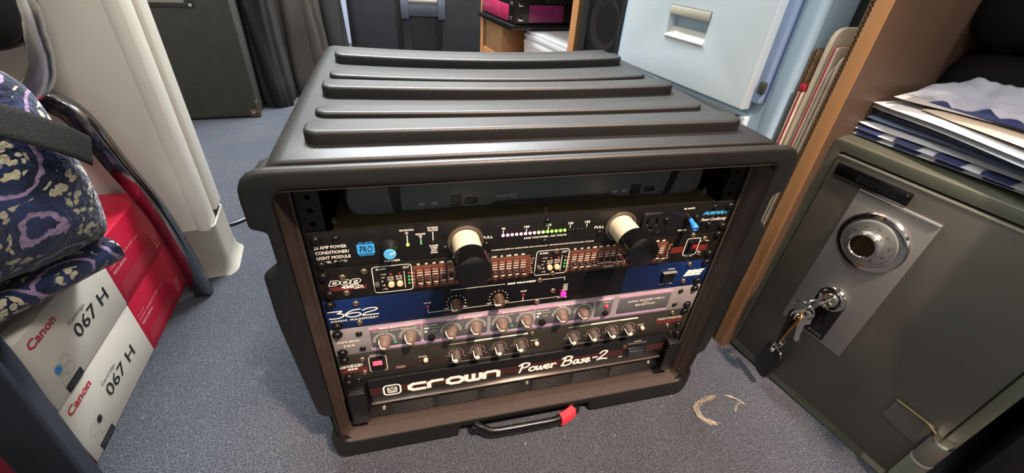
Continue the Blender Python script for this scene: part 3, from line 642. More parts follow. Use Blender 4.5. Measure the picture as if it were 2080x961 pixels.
kq = MB().lathe([(.0060, 0), (.0060, .0010), (.0056, .0014), (.0053, .0112), (.0048, .0122), (0, .0122)], FRONT, 26); k8 = bpy.data.meshes.new('control_knob'); kq.bm.to_mesh(k8); kq.bm.free(); finish(k8, KNOB8, 30)
kp = MB().box(-.0008, .0008, -.0118, -.0002, -.0064, -.0051, .0002).lathe([(.0030, .0120), (.0030, .0130), (.0022, .0135), (0, .0135)], Matrix.Translation((0, 0, -.0022)) @ FRONT, 16); p8 = bpy.data.meshes.new('pointer'); kp.bm.to_mesh(p8); kp.bm.free(); finish(p8, POINTER, 30)
for i, x in enumerate((-99, -71, -42, -13, 62, 92, 120, 146)):
    z = 20 + (.5 * (i % 4)); o = link('control_knob', k8, u.e, (x * MM, 0, z * MM), (0, math.radians((74, 72, 70, 68, 66, 64, 62, 58)[i] + 18), 0)); link('pointer', p8, o)
    u.ticks(CREAMINK, x, z, 8.6, 10.2, 205, -25, 15, .5); u.ticks(REDINK, x, z, 7.2, 7.9, 205, -25, 15, 1.0)
    u.t(CREAMINK, '0', x - 13.5, x - 12, z - 3, z - 1.4); u.t(CREAMINK, '10', x + 10, x + 13, z - 7.5, z - 5.9)
u.mark(CREAMINK, 190, 231, 30.2, 30.8); u.t(CREAMINK, 'STEREO CROSSOVER', 190, 231, 27, 29.4, bold=.03); u.mark(REDINK, 190, 230, 19, 26)
u.rack([(-233, 37), (-232, 6), (231, 40), (229, 13)]); u.scr([(-213, 34), (-213, 10), (2, 37.5), (212, 39), (211, 14)])
u.done()

# ---------- power amplifier
c = Unit('power_amplifier', 0, 2, 'tall black power amplifier with white script lettering, lowest in the rack', 'amplifier', mat('amp_panel', '#131314', .4, .2))
BR = mat('dark_red_stripe', '#6d302a', .45)
fm = MB().box(-.2125, .2135, -.0050, 0, .040, .0865, .0015).build('badge_panel', mat('amp_face', '#121213', .3, .1), c.e)
c.plate('bright_edge', SILVER, -212, 213, 38.3, 40.6, -6.2, 0, .5, )
for k in range(4):
    for x0, x1 in ((-211, -196), (-172, -12), (-12, 146), (184, 212)): c.mark(BR, x0, x1, 58.8 + k * 3.2, 59.7 + k * 3.2, y=-.0052)
Y = -.0056
c.line(WHITEINK, rounded([(-194, 53.5), (-194, 72.5), (-173, 72.5), (-173, 53.5)], 6, 5), 2.2, y=Y, cyc=True)
c.line(WHITEINK, rounded([(-189.5, 57), (-189.5, 69), (-177.5, 69), (-177.5, 57)], 3, 3), .7, y=Y, cyc=True)
c.line(WHITEINK, [(-188, 61), (-188, 66.5), (-185.5, 63.5), (-183.5, 67), (-181.5, 63.5), (-179, 66.5), (-179, 61)], 1.1, y=Y, cyc=True); c.mark(WHITEINK, -188, -179, 58, 59.4, y=Y)
def letters(u, m, dx, dz, y):
    x0 = -164; pitch = 24.9; w = 19.5; h = 13.6; z0 = 54.0; sw = 5.1
    S = {'c': [[(1, 1), (.25, 1), (0, .75), (0, .25), (.25, 0), (1, 0)]], 'r': [[(0, 0), (0, .75), (.25, 1), (.9, 1)]], 'o': [[(.5, 1), (.25, 1), (0, .75), (0, .25), (.25, 0), (.75, 0), (1, .25), (1, .75), (.75, 1), (.5, 1)]],
         'w': [[(0, 1), (0, .2), (.2, 0), (.8, 0), (1, .2), (1, 1)], [(.5, 1), (.5, .1)]], 'n': [[(0, 0), (0, .8), (.22, 1), (.78, 1), (1, .8), (1, 0)]]}
    for i, ch in enumerate('crown'):
        if m is WHITEINK: u.g = 'one_' + ch
        for P in S[ch]: u.line(m, [(x0 + sw / 2 + i * pitch + px * w + dx, z0 + sw / 2 + pz * (h - sw + 3.2) + dz) for px, pz in P], sw, y=y)
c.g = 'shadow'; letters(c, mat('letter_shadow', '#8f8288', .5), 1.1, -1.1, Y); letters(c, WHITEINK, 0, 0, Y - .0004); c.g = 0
PB = [[(.36, .95), (.30, .5), (.18, 0)], [(.12, .8), (.4, 1), (.78, .95), (.82, .72), (.6, .52), (.3, .5)],
      [(1.15, .45), (.92, .35), (.9, .1), (1.08, .0), (1.28, .12), (1.28, .38), (1.12, .45)], [(1.28, .38), (1.42, .42)],
      [(1.42, .45), (1.42, .1), (1.55, .03), (1.7, .4), (1.7, .1), (1.83, .03), (1.98, .45)],
      [(2.05, .2), (2.28, .28), (2.3, .43), (2.15, .45), (2.04, .2), (2.15, .0), (2.42, .1)], [(2.5, .48), (2.52, .0)], [(2.52, .3), (2.65, .46), (2.82, .4)],
      [(3.5, .98), (3.42, .5), (3.3, 0)], [(3.25, .82), (3.6, 1.02), (3.95, .9), (3.85, .62), (3.5, .52)], [(3.5, .52), (3.95, .45), (3.9, .12), (3.55, -.02), (3.25, .05)],
      [(4.5, .42), (4.28, .45), (4.15, .2), (4.25, .02), (4.42, .15), (4.5, .42), (4.5, .1), (4.62, .02)],
      [(4.95, .45), (4.75, .38), (4.9, .22), (4.85, .02), (4.65, .06)], [(5.08, .2), (5.3, .28), (5.3, .43), (5.15, .45), (5.05, .2), (5.18, .0), (5.42, .1)],
      [(5.62, .42), (5.92, .42)], [(6.1, .8), (6.3, 1.02), (6.6, .98), (6.55, .7), (6.2, .3), (6.0, .05)], [(6.0, .05), (6.3, .12), (6.75, .05)]]
c.g = 'script'; script(c, WHITEINK, PB, -13, 121, 55, 74, 2.9, shear=.25, y=Y); c.g = 0
c.plate('power_switch_recess', BLACK, 148, 183, 47, 82, -5.6, 0, .6)
c.plate('power_switch', mat('switch_grey', '#26282c', .4), 154, 178, 52, 66, -9, -3, 1.2); c.plate('switch_edge', DARKM, 152, 180, 68, 70.5, -8, -3, .5)
c.plate('switch_label', GREYINK, 150, 180, 79, 80, -5.9, -5, .1); c.mark(CREAMINK, 159, 171, 83.2, 84.4, y=Y); c.mark(CREAMINK, 140.5, 147, 53.6, 55.4, y=Y)
MB().lathe([(.0035, 0), (.0035, .0015), (.002, .002), (0, .0012)], axis(.146, .0755, -.005), 12).build('indicator_lamp', mat('amber_off', '#4a3423', .3), c.e)
for i, (x0, x1) in enumerate(((-187, -133), (-125, -70), (-61, -8), (12, 67), (75, 129), (137, 189))):
    gb = MB(); gb.box(x0 * MM, x1 * MM, -.0006, .0, .006, .034, 0)
    go = gb.build('vent_screen', mat('vent_dust', '#57534e', .8, c2='#77726a', vscale=500), c.e)
    for k in range(8):
        MB().box(x0 * MM, x1 * MM, -.0022, -.0004, (6 + k * 3.7) * MM, (7.5 + k * 3.7) * MM, .0004).build('louvre', mat('louvre_black', '#1c1c1c', .4), go)
c.scr([(-198, 20), (3.5, 23), (201, 23)], mat('steel_screw', '#a59a8c', .3, .9))
for sx in (-1, 1):
    hp = smoothpts([(sx * .2265, 0, .012), (sx * .2265, -.009, .013), (sx * .2265, -.0135, .018), (sx * .2265, -.014, .045), (sx * .2265, -.0135, .070), (sx * .2265, -.009, .075), (sx * .2265, 0, .076)], 4)
    MB().box(sx * .2265 - .0105, sx * .2265 + .0105, -.0135, -.0100, .013, .075, .0014).box(sx * .2265 - .009, sx * .2265 + .009, -.0105, 0, .014, .020, .001).box(sx * .2265 - .009, sx * .2265 + .009, -.0105, 0, .068, .074, .001).build('grab_handle', mat('handle_black', '#070708', .45), c.e)
c.rack([(-234, 84), (-234, 4.5), (234, 82), (234, 6)])
c.scr([(-222, 84.5), (-222, 4.8), (222, 84.5), (222, 4.8)], SCREW)
c.done()

# ================================================================== safe and what lies on it
# safe frame: x runs along its front to the right, y goes inward, z up
SA = empty('safe', (.4115, .0600, .0035), label='small olive-grey fire safe with combination dial and keyed lock, standing beside the rack case', cat='safe', rot=(0, math.radians(1.3), math.radians(-77)))
bd = MB().mesh(plate_mesh([rrect(0, .297, 0, .400, .006, 3), rrect(.0135, .2835, .018, .3845, .004, 3)], .012, .0018, 2), FRONT); bd.box(.0005, .2965, .011, .34, .0005, .3995, .002)
bd.build('body', SAFEG, SA, smooth=50)
sd = MB().box(.0150, .2825, -.0035, .012, .0195, .3825, .0025).build('door', SAFED, SA)
MB().box(.0150, .2825, -.0042, -.0028, .3795, .3825, .0006).build('door_edge', mat('edge_metal', '#9a9a8c', .3, .6), sd)
npl = MB().box(.0215, .1110, -.0062, -.0030, .3565, .3735, .0012).build('name_plate', BLACKG, sd)
q = MB(); T(q, 'BRINKS', .050, .098, .3600, .3690, y=-.0068, bold=.02); q.build('lettering', mat('plate_letter', '#1a1d20', .25), npl, smooth=0, stuff=True)
q = MB(); q.box(.0215, .1110, -.0068, -.003, .3550, .3568, .0003); q.lathe([(.0015, 0), (.0015, .0008), (0, .001)], axis(.026, .370, -.0062), 10); q.lathe([(.0015, 0), (.0015, .0008), (0, .001)], axis(.1065, .370, -.0062), 10); q.build('plate_trim', CHROME, npl)
lp = MB().box(.0590, .1505, -.0052, -.0030, .1250, .3530, .0008).build('lock_plate', STEEL, sd)
MB().box(.0590, .1505, -.0068, -.003, .3505, .3545, .0012).build('plate_lip', mat('bright_lip', '#f0f0ec', .2, .9), lp)
dial = MB().lathe([(.0400, 0), (.0400, .003), (.0382, .0055), (.0335, .0068), (.0322, .0066), (.0320, .0045), (.0, .0045)], axis(.1035, .2985, -.0052), 64).build('combination_dial', CHROME, sd, smooth=30)
dr = MB().lathe([(.0310, .0045), (.0310, .0064), (.0278, .0084), (.0185, .0092), (.018, .0092)], axis(.1035, .2985, -.0052), 64, cap=False).build('dial_ring', mat('satin_dial', '#b5b3ae', .35, .9), dial, smooth=30)
dm = MB()
for i in range(100):
    a = 2 * math.pi * i / 100; r0 = .0250 if i % 10 == 0 else .0264 if i % 5 == 0 else .0272
    for ra, rb, ya, yb in ((r0, .0292, -.0140, -.0130),):
        c_, s_ = math.sin(a), math.cos(a); n_ = Vector((s_, 0, -c_)) * .00016
        A = Vector((.1035 + ra * c_, ya - .0002, .2985 + ra * s_)); B_ = Vector((.1035 + rb * c_, yb - .0002, .2985 + rb * s_)); dm.quad([A - n_, B_ - n_, B_ + n_, A + n_])
for k in range(10):
    a = math.radians(36 * (k - 4.9)); s_ = str(k * 10)
    R = Matrix.Translation((.1035, -.0142, .2985)) @ Matrix.Rotation(a, 4, 'Y')
    T(dm, s_, -.0021 if k else -.001, .0021 if k else .001, .0195, .0238, y=0, fn=lambda p, R=R: R @ Vector(p), bold=.01)
o = dm.build('dial_marking', mat('engraved_black', '#1d1d1d', .5), dial, smooth=0); o['kind'] = 'stuff'
kn = MB(); kn.lathe([(.0180, .0085), (.0176, .012), (.0168, .0225), (.0160, .0240), (.0146, .0240), (.0138, .0228)], axis(.1035, .2985, -.0052), 48, cap=False)
for i in range(48): kn.box(-.0004, .0004, -.0225, -.0125, .0166, .0179, 0, mx=Matrix.Translation((.1035, -.0052, .2985)) @ Matrix.Rotation(2 * math.pi * i / 48, 4, 'Y'))
kn.build('dial_knob', CHROME, dial, smooth=25)
MB().lathe([(.0142, .0226), (.0, .0230)], axis(.1035, .2985, -.0052), 32, cap=False).build('knob_face', mat('bronze_gloss', '#3c3020', .12, .8), dial)
MB().box(.0845, .1225, -.0062, -.0050, .1290, .2000, .0008).build('lock_backplate', BLACKG, lp)
q = MB()
for i, x in enumerate((.100, .105, .110, .115)): T(q, '8090'[i], x, x + .0035, .1335, .1372, y=-.0064)
o = q.build('lettering', GREYINK, lp, smooth=0, stuff=True)
lk = MB().lathe([(.0190, 0), (.0190, .0025), (.0178, .0045), (.0160, .0050), (.0155, .0038), (.0128, .0030), (.0120, .0028)], axis(.1035, .1985, -.0052), 48).build('key_lock', CHROME, sd, smooth=30)
MB().lathe([(.0105, .002), (.0105, .0075), (.0095, .009), (.0, .009)], axis(.1035, .1985, -.0052), 32).build('lock_cylinder', CHROME, lk)
MB().lathe([(.0125, .0031), (.0105, .0032)], axis(.1035, .1985, -.0052), 32, cap=False).build('lock_shadow_ring', BLACK, lk)
hl = MB(); t = math.radians(8)
hl.mesh(plate_mesh([rounded([(.228, .092), (.228, .128), (.272, .128), (.272, .088)], .004, 3)], .0035, .0008), Matrix.Translation((0, -.0068, 0)) @ FRONT)
hl.build('hinge_leaf', SAFED, sd)
MB().tube([(.228, -.0070, .1285), (.262, -.0070, .1285), (.276, -.011, .126)], .0011, .0011, 6).build('hinge_edge', mat('edge_highlight', '#a79468', .35, .8), sd)  # tan tube drawn as the highlight along the hinge leaf's top edge
MB().lathe([(.0115, .082), (.0115, .118), (.0110, .119)], Matrix.Translation((.2855, -.009, 0)), 28).build('hinge_barrel', SAFED, SA)
MB().lathe([(.0112, .118), (.0112, .120), (.0095, .1225), (0, .1232)], Matrix.Translation((.2855, -.009, 0)), 28).build('hinge_cap', mat('hinge_cap_steel', '#c9c5bb', .25, 1), SA)
MB().lathe([(.0121, .0775), (.0121, .0800), (.0117, .0810)], Matrix.Translation((.2855, -.009, 0)), 28).build('hinge_washer', STEEL, SA)
MB().lathe([(.0118, .030), (.0118, .0775)], Matrix.Translation((.2855, -.009, 0)), 28).build('hinge_barrel', SAFEG, SA)
MB().box(.243, .272, -.0006, .0004, .004, .015, 0).build('base_sticker', mat('foil_sticker', '#8f8c80', .4, .3), SA)
# keys hanging in the lock
K = empty('key_bunch', (.4115, .0600, .0035), label='bunch of keys on a split ring with black fob, hanging from the safe lock', cat='keys', rot=(0, math.radians(1.3), math.radians(-77)))
kb = MB(); kb.box(.1015, .1045, -.034, -.012, .1955, .1995, .0006); kb.mesh(plate_mesh([circ(0, 0, .0105, 20), circ(-.004, -.003, .0025, 10)], .0024, .0006), Matrix.Translation((.099, -.041, .1945)) @ Matrix.Rotation(math.radians(70), 4, 'Z') @ FRONT)
kb.build('lock_key', CHROME, K)
rp = [(.093 + .0145 * math.cos(a), -.041 - .004 * math.sin(a), .180 + .0145 * math.sin(a)) for a in (2 * math.pi * i / 28 for i in range(28))]
MB().tube(rp, .0011, .0016, 8, (0, 1, 0), cyc=True).build('split_ring', CHROME, K)
def keyshape(name, m, x, y, z, an, L=.05, bow=.010, tilt=0):
    out = rounded([(-.0045, 0), (-.0035, -L), (0, -L - .003), (.0035, -L + .001), (.0035, -L * .8), (.0022, -L * .72), (.0035, -L * .64), (.0024, -L * .56), (.0035, -L * .48), (.0042, 0), (bow, .004), (bow, .018), (bow * .5, .023), (-bow * .5, .023), (-bow, .018), (-bow, .004)], .0012, 2)
    MB().mesh(plate_mesh([out, circ(0, .017, .0026, 10)], .0022, .0004), Matrix.Translation((x, y, z)) @ Matrix.Rotation(an, 4, 'Y') @ Matrix.Rotation(tilt, 4, 'Z') @ FRONT).build(name, m, K)
keyshape('key', BLACKG, .0860, -.0420, .150, math.radians(-4), .045, .006, .5)
keyshape('key', CHROME, .0995, -.0405, .158, math.radians(-12), .030, .0105, .25)
keyshape('key', mat('brass', '#b08a4a', .25, 1), .0925, -.046, .152, math.radians(4), .036, .008, -.9)
for i in range(3):
    MB().tube([(.085 + i * .006, -.041 + .003 * math.sin(a), .1665 + .004 * math.cos(a)) if 0 else (.086 + i * .0055 + .001 * math.cos(a), -.042 + .006 * math.cos(a), .1660 - i * .001 + .006 * math.sin(a)) for a in (2 * math.pi * k / 14 for k in range(14))], .0009, .0009, 6, (1, 0, 0), cyc=True).build('link_ring', CHROME, K)
for i, (x, z) in enumerate(((.0925, .110), (.0895, .1015), (.0865, .093))):
    MB().tube([(x + .0045 * math.cos(a) * (1 if i % 2 else .35), -.041 + .0045 * math.cos(a) * (.3 if i % 2 else 1), z + .0062 * math.sin(a)) for a in (2 * math.pi * k / 14 for k in range(14))], .0008, .0008, 6, (0, 1, 0.3), cyc=True).build('chain_link', CHROME, K)
fb = MB().mesh(plate_mesh([rounded([(-.0185, .0), (-.0185, -.052), (-.006, -.062), (.0155, -.060), (.0180, -.002), (.010, .005), (-.009, .005)], .009, 4)], .011, .004, 3), Matrix.Translation((.0865, -.034, .083)) @ Matrix.Rotation(math.radians(4), 4, 'Y') @ Matrix.Rotation(-.35, 4, 'Z') @ FRONT).build('key_fob', BLACKG, K, smooth=60)
MB().lathe([(.0028, 0), (.0028, .005), (0, .006)], Matrix.Translation((.0865, -.040, .083)), 12).build('fob_stud', STEEL, K)

# papers on the safe: (name, label, material, front-left s,t, front-right s,t, z, thickness, depth)
def safe_pt(s, t_, z):
    a = math.radians(-77); return Vector((.416 + s * math.cos(a) - t_ * math.sin(a), .057 + s * math.sin(a) + t_ * math.cos(a), z))
ENV = mat('glossy_white_envelope', '#e3e6ee', .35); NAVY = mat('navy_print', '#333c69', .35); BLUEF = mat('blue_folder', '#93a3cb', .4); DKF = mat('slate_folder', '#555a68', .5)
sheets = [
 ('mailing_envelope', 'lowest white envelope with navy tie pattern, lying directly on the safe top', ENV, (-.007, .030), (.186, .024), .4048, .0042, 1, .0),
 ('mailing_envelope', 'second white envelope with navy tie pattern, just above the lowest one on the safe', ENV, (-.009, .031), (.183, .016), .4105, .0046, 1, .001),
 ('letter_envelope', 'plain white envelope between the patterned envelopes and the blue folder on the safe', PAPER, (.006, .031), (.178, .022), .4175, .0030, 0, .001),
 ('paper_folder', 'blue-edged white folder in the middle of the paper stack on the safe', BLUEF, (.001, .043), (.172, .023), .4240, .0022, 0, .002),
 ('document_folder', 'dark slate folder lying under the big white envelopes on the safe', DKF, (.010, .052), (.175, .020), .4290, .0060, 0, .001),
 ('padded_envelope', 'big white envelope resting on the dark slate folder', mat('white_envelope', '#cdd3da', .5), (.007, .043), (.173, -.004), .4375, .0045, 0, .002),
 ('padded_envelope', 'big white envelope with rounded corner, near the top of the paper stack', mat('white_envelope_b', '#d7d9dc', .45), (.008, .038), (.169, -.004), .4440, .0050, 0, .002),
 ('kraft_envelope', 'beige envelope half hidden beneath the crumpled plastic sleeve', mat('beige_paper', '#c6b9aa', .6), (.060, .036), (.165, .002), .4515, .0028, 0, .001),
 ('letter_envelope', 'thin white open envelope at the left top of the stack, under the plastic sleeve', mat('pale_paper', '#d6d4d4', .55), (.026, .038), (.160, .050), .4560, .0022, 0, .002)]
for nm, lb, m, (s0, t0), (s1, t1), z, th, pat, wv in sheets:
    a = math.atan2(t1 - t0, s1 - s0); L = .335 if pat else .325; D = .120
    root = safe_pt(s0, t0, z)
    def shp(u, v, top, L=L, D=D, wv=wv, th=th):
        x = u * L; y = v * D; e = min(u, 1 - u, .5) ; lift = wv * math.sin(u * 7 + v * 3) + (.0025 if wv else 0) * math.exp(-u * 18)
        edge = min(1, min(u * 3, v, 3 - 3 * u, 1 - v) / .035); zz = lift + (th * edge if top else 0)
        return (x + (.004 * math.sin(v * 2) if wv else 0), y, zz)
    q = MB(); q.grid(lambda u, v: shp(u, v, True), 22, 14); q.grid(lambda u, v: shp(u, v, False), 22, 14)
    bmesh.ops.remove_doubles(q.bm, verts=q.bm.verts[:], dist=1e-5)
    o = q.build(nm, m, None, root, (0, 0, math.radians(-77) + a), recalc=True, smooth=70); tag(o, lb, 'envelope' if 'envelope' in nm else 'folder', 'papers stacked on the safe')
    if pat:
        q = MB()
        for k in range(6):
            x = .020 + k * .046
            def tie(u, v, x=x):
                py = v * .040; hw = .0135 * (1 - .75 * v) * (1 + .25 * math.sin(v * 9)); px = x + .012 + (u - .5) * 2 * hw + py * .25
                p = shp(px / L, max(py, .0002) / D, True); return (p[0], p[1] - (.0006 if v == 0 else 0), p[2] + .0006)
            q.grid(tie, 7, 12)
        q.build('printed_tie', NAVY, o, smooth=0)['kind'] = 'stuff'
# crumpled plastic sleeve
PL = mat('clear_plastic_film', '#a9b0c0', .12, alpha=.38, spec=.8, bump=.6, bscale=40)
q = MB()
def film(u, v):
    x = u * .36; y = v * .135; n_ = noise.noise((x * 26, y * 26, 1.3)) * .014 + noise.noise((x * 70, y * 60, 4)) * .007
    ridge = .030 * math.exp(-((v - .35 - .18 * u) / .16) ** 2) * (1 - .35 * u)
    return (x + .012 * noise.noise((y * 30, 2, 1)), y - .01 * u, .004 + abs(n_) + ridge * (1 - math.exp(-u * 14)))
q.grid(film, 60, 36, thick=.0005)
o = q.build('plastic_sleeve', PL, None, safe_pt(.040, .030, .4605), (0, 0, math.radians(-80)), smooth=60); tag(o, 'crumpled clear plastic sleeve on top of the paper stack on the safe', 'plastic bag')
q = MB(); q.grid(lambda u, v: (u * .26, v * .095, .002 + .003 * math.sin(u * 5) * v), 8, 8, thick=.0012)
o = q.build('blue_leaflet', mat('blue_leaflet', '#39457c', .4, c2='#5a679c', vscale=30), None, safe_pt(.058, .050, .4585), (0, 0, math.radians(-80)), smooth=50); tag(o, 'dark blue leaflet inside the crumpled plastic sleeve', 'leaflet')

# ================================================================== right-hand row; frame: x right along the front, y inward
GO = Vector((.388, .078, 0)); GA = math.radians(-80)
def G(name, label, cat, x=0, y=0, z=0, extra=0, group=None, tilt=0):
    p = GO + Vector((x * math.cos(GA) - y * math.sin(GA), x * math.sin(GA) + y * math.cos(GA), z))
    return empty(name, p, label=label, cat=cat, group=group, rot=(0, tilt, GA + extra))
bk = G('bookcase', 'orange-brown veneered bookcase whose side panel stands left of the safe', 'bookcase')
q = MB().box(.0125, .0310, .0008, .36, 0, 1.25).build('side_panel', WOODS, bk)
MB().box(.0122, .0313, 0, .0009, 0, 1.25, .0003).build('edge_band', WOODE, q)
MB().box(.90, .92, 0, .36, 0, 1.25).build('side_panel', WOODS, bk)
MB().box(.0310, .90, .352, .36, 0, 1.25).build('back_panel', mat('back_board', '#4d4742', .6), bk)
# black soft bag behind the papers
BAGM = mat('black_nylon', '#060607', .8, spec=.2, bump=.4, bscale=90)
def blob(name, label, cat, parent_fn, fn, m, nu=40, nv=24):
    q = MB(); q.grid(fn, nu, nv, cu=True); bmesh.ops.remove_doubles(q.bm, verts=q.bm.verts[:], dist=1e-5)
    return q
def softbox(cx, cy, cz, hx, hy, hz, p=.45, amp=.012, fr=9, seed=0):
    def f(u, v):
        th = u * 2 * math.pi; ph = (v - .5) * math.pi
        sp = lambda w: math.copysign(abs(w) ** p, w)
        x = hx * sp(math.cos(ph)) * sp(math.cos(th)); y = hy * sp(math.cos(ph)) * sp(math.sin(th)); z = hz * sp(math.sin(ph))
        n_ = noise.noise((x * fr + seed, y * fr, z * fr)) * amp
        d = Vector((x, y, z)); d = d.normalized() if d.length else d
        return (cx + x + d.x * n_, cy + y + d.y * n_, cz + z + d.z * n_)
    return f
q = MB(); q.grid(softbox(.182, .212, .606, .170, .078, .080, .5, .03, 8, 2), 64, 40, cu=True)
o = q.build('equipment_bag', BAGM, None, (.416, .057, .0), (0, 0, math.radians(-77)), recalc=True, smooth=80); o.location.z = -.012; tag(o, 'soft black bag lying behind the papers on the safe', 'bag')
q = MB(); q.grid(softbox(.180, .218, .462, .160, .072, .058, .45, .02, 9, 5), 64, 40, cu=True)
o = q.build('equipment_bag', BAGM, None, (.416, .057, .0), (0, 0, math.radians(-77)), recalc=True, smooth=80); tag(o, 'lower black bag squeezed between the paper stack and the bookcase back', 'bag')
q = MB(); q.box(.315, .62, .010, .30, .0, .55, .02)  # black block added to stand in for the dark void beside the safe
o = q.build('dark_void_block', mat('void_black', '#0d0d0e', .6, bump=.3, bscale=300), None, (.416, .057, .0), (0, 0, math.radians(-77))); tag(o, 'added black block standing in for the dark void right of the safe', 'case')

# flat things stored between bookcase and filing cabinet
CREAMC = mat('aged_cream_card', '#cbbca8', .7, c2='#b7a692', vscale=30); CREAMD = mat('grey_cream_card', '#a59b8c', .7, c2='#8f8577', vscale=40); REDT = mat('red_print', '#a01f38', .5)
def sheet(name, label, cat, x0, x1, y0, y1, zt, m, r=.004, lean=0, parts=()):
    e = G(name, label, cat, group='flat sleeves beside the bookcase', extra=lean)
    q = MB().mesh(plate_mesh([rounded([(y0, 0), (y0, zt), (y1, zt), (y1, 0)], r, 4)], x1 - x0, min(.0012, (x1 - x0) * .3)), Matrix.Translation((x1, 0, 0)) @ Matrix(((0, 0, 1, 0), (1, 0, 0, 0), (0, 1, 0, 0), (0, 0, 0, 1))))
    q.build('cover', m, e)
    return e
def corrug(name, label, x0, x1, y0, y1, zt):
    e = G(name, label, 'cardboard'); t_ = .0006
    MB().box(x0, x0 + t_, y0, y1, 0, zt).build('liner', CARD, e); MB().box(x1 - t_, x1, y0, y1, 0, zt).build('liner', CARD, e)
    q = MB(); n_ = int(zt / .0027); P = [(x0 + t_ if i % 2 else x1 - t_, y0 + .001, zt * i / n_) for i in range(n_ + 1)]
    for a, b_ in zip(P, P[1:]):
        A = Vector(a); B_ = Vector(b_); dz = Vector((0, 0, .0007)); dy = Vector((0, .25, 0))
        q.quad([A - dz, B_ - dz, B_ + dz, A + dz]); q.quad([A + dz, B_ + dz, B_ + dz + dy, A + dz + dy])
    q.build('fluting', mat('dark_cardboard', '#7c6148', .85), e, smooth=0, stuff=True)
    q = MB().box(x0 + t_, x1 - t_, y0 + .004, y1, 0, zt - .001).build('core', mat('cardboard_core', '#6b4e35', .9), e)
corrug('cardboard_sheet', 'tall corrugated cardboard sheet standing against the orange bookcase panel', .0045, .0108, .004, .31, .70)
corrug('cardboard_sheet', 'shorter corrugated cardboard sheet standing against the blue filing cabinet', -.0385, -.0325, .008, .30, .498)
sheet('card_sleeve', 'thin cream card sleeve nearest to the tall cardboard sheet', 'sleeve', .0000, .0030, .004, .31, .496, CREAMC, .01)
sheet('card_sleeve', 'greyish crumpled card sleeve, second from the tall cardboard sheet', 'sleeve', -.0048, -.0012, .002, .30, .489, CREAMD, .02)
e = sheet('record_sleeve', 'cream sleeve with a red line, beside the dark gap', 'sleeve', -.0125, -.0062, .003, .31, .506, CREAMC, .005)
MB().box(-.0105, -.0088, .0022, .0032, .0, .505).build('red_line', REDT, e); MB().box(-.0105, -.0088, .003, .12, .5055, .5064).build('red_line', REDT, e)
sheet('card_folder', 'tallest cream folder with a rounded upper corner in the sleeve row', 'folder', -.0240, -.0175, .006, .32, .526, mat('tan_card', '#ddceb8', .65, c2='#cfbfa7', vscale=20), .02)
e = sheet('record_sleeve', 'pale sleeve with red stripe and red top corner', 'sleeve', -.0318, -.0250, .001, .30, .455, mat('pale_card', '#d8ccbe', .6, c2='#b7a998', vscale=30), .003)
MB().box(-.0282, -.0262, .0002, .0012, .0, .446).build('red_stripe', REDT, e); MB().box(-.0319, -.0249, .0004, .010, .446, .4555, .0005).build('red_corner', REDT, e)
e = G('black_binder', 'black binder with faint white marks behind the cream sleeves', 'binder')
q = MB().box(-.0385, .0040, .055, .33, 0, .64, .004).build('cover', mat('black_board', '#17181a', .45), e)
q = MB(); T(q, 'ablt', -.022, .000, .545, .563, y=.0546, bold=.01, shear=.1); q.build('lettering', GREYINK, e, smooth=0, stuff=True)

# filing cabinet
fc = G('filing_cabinet', 'pale blue dented steel filing cabinet behind the rack case on the right', 'filing cabinet')
fr = MB(); fr.box(-.435, -.0405, .004, .46, 0, .74, .008); fr.box(-.0675, -.0405, -.006, .02, 0, .74, .0075, seg=4); fr.box(-.435, -.400, -.004, .02, 0, .74, .006); fr.build('frame', CABB2, fc, smooth=50)
def drawer(z0, z1, yo, hz=None):
    x0, x1 = -.394, -.0835
    loops = [rrect(x0, x1, z0, z1, .003, 2)]
    if hz: loops.append([(-.277, hz), (-.190, hz), (-.190, hz + .045), (-.277, hz + .045)])
    me = plate_mesh(loops, .020, .003, 3)
    d = MB().mesh(me, Matrix.Translation((0, yo, 0)) @ FRONT).build('drawer', CABB, fc)
    if hz:
        p = MB(); p.box(-.277, -.190, yo + .016, yo + .019, hz, hz + .045); p.build('handle_recess', CABB2, d)
        MB().box(-.277, -.190, yo - .0015, yo + .001, hz + .0325, hz + .045, .0008).build('handle_flap', mat('beige_flap', '#b9b5a6', .4), d)
        MB().grid(lambda u, v: (-.277 + .087 * u, yo - .001 + .016 * v, hz + .001 + .013 * v), 2, 2, thick=.001).build('handle_scoop', mat('bright_scoop', '#e6e5dd', .3, .2), d)
        MB().box(-.278, -.189, yo - .002, yo + .001, hz - .002, hz + .001, .0006).build('handle_lip', mat('pale_lip', '#cfd2cc', .35), d)
    return d
d1 = drawer(.404, .72, -.030, .4735); d2 = drawer(.08, .3925, -.012)
MB().box(-.0905, -.0715, -.014, .004, .415, .72, .004).build('drawer_side', mat('lilac_blue_paint', '#93a6cc', .35), d1)
MB().box(-.0800, -.0690, -.016, -.010, .430, .447, .002).build('catch_slot', mat('dark_catch', '#3d423c', .4), d1)
MB().lathe([(.0065, 0), (.0065, .0015), (.0052, .003), (.0046, .0022), (.0036, .0022), (.003, .003), (0, .003)], axis(-.098, .3860, -.012), 24).build('drawer_lock', CHROME, d2)
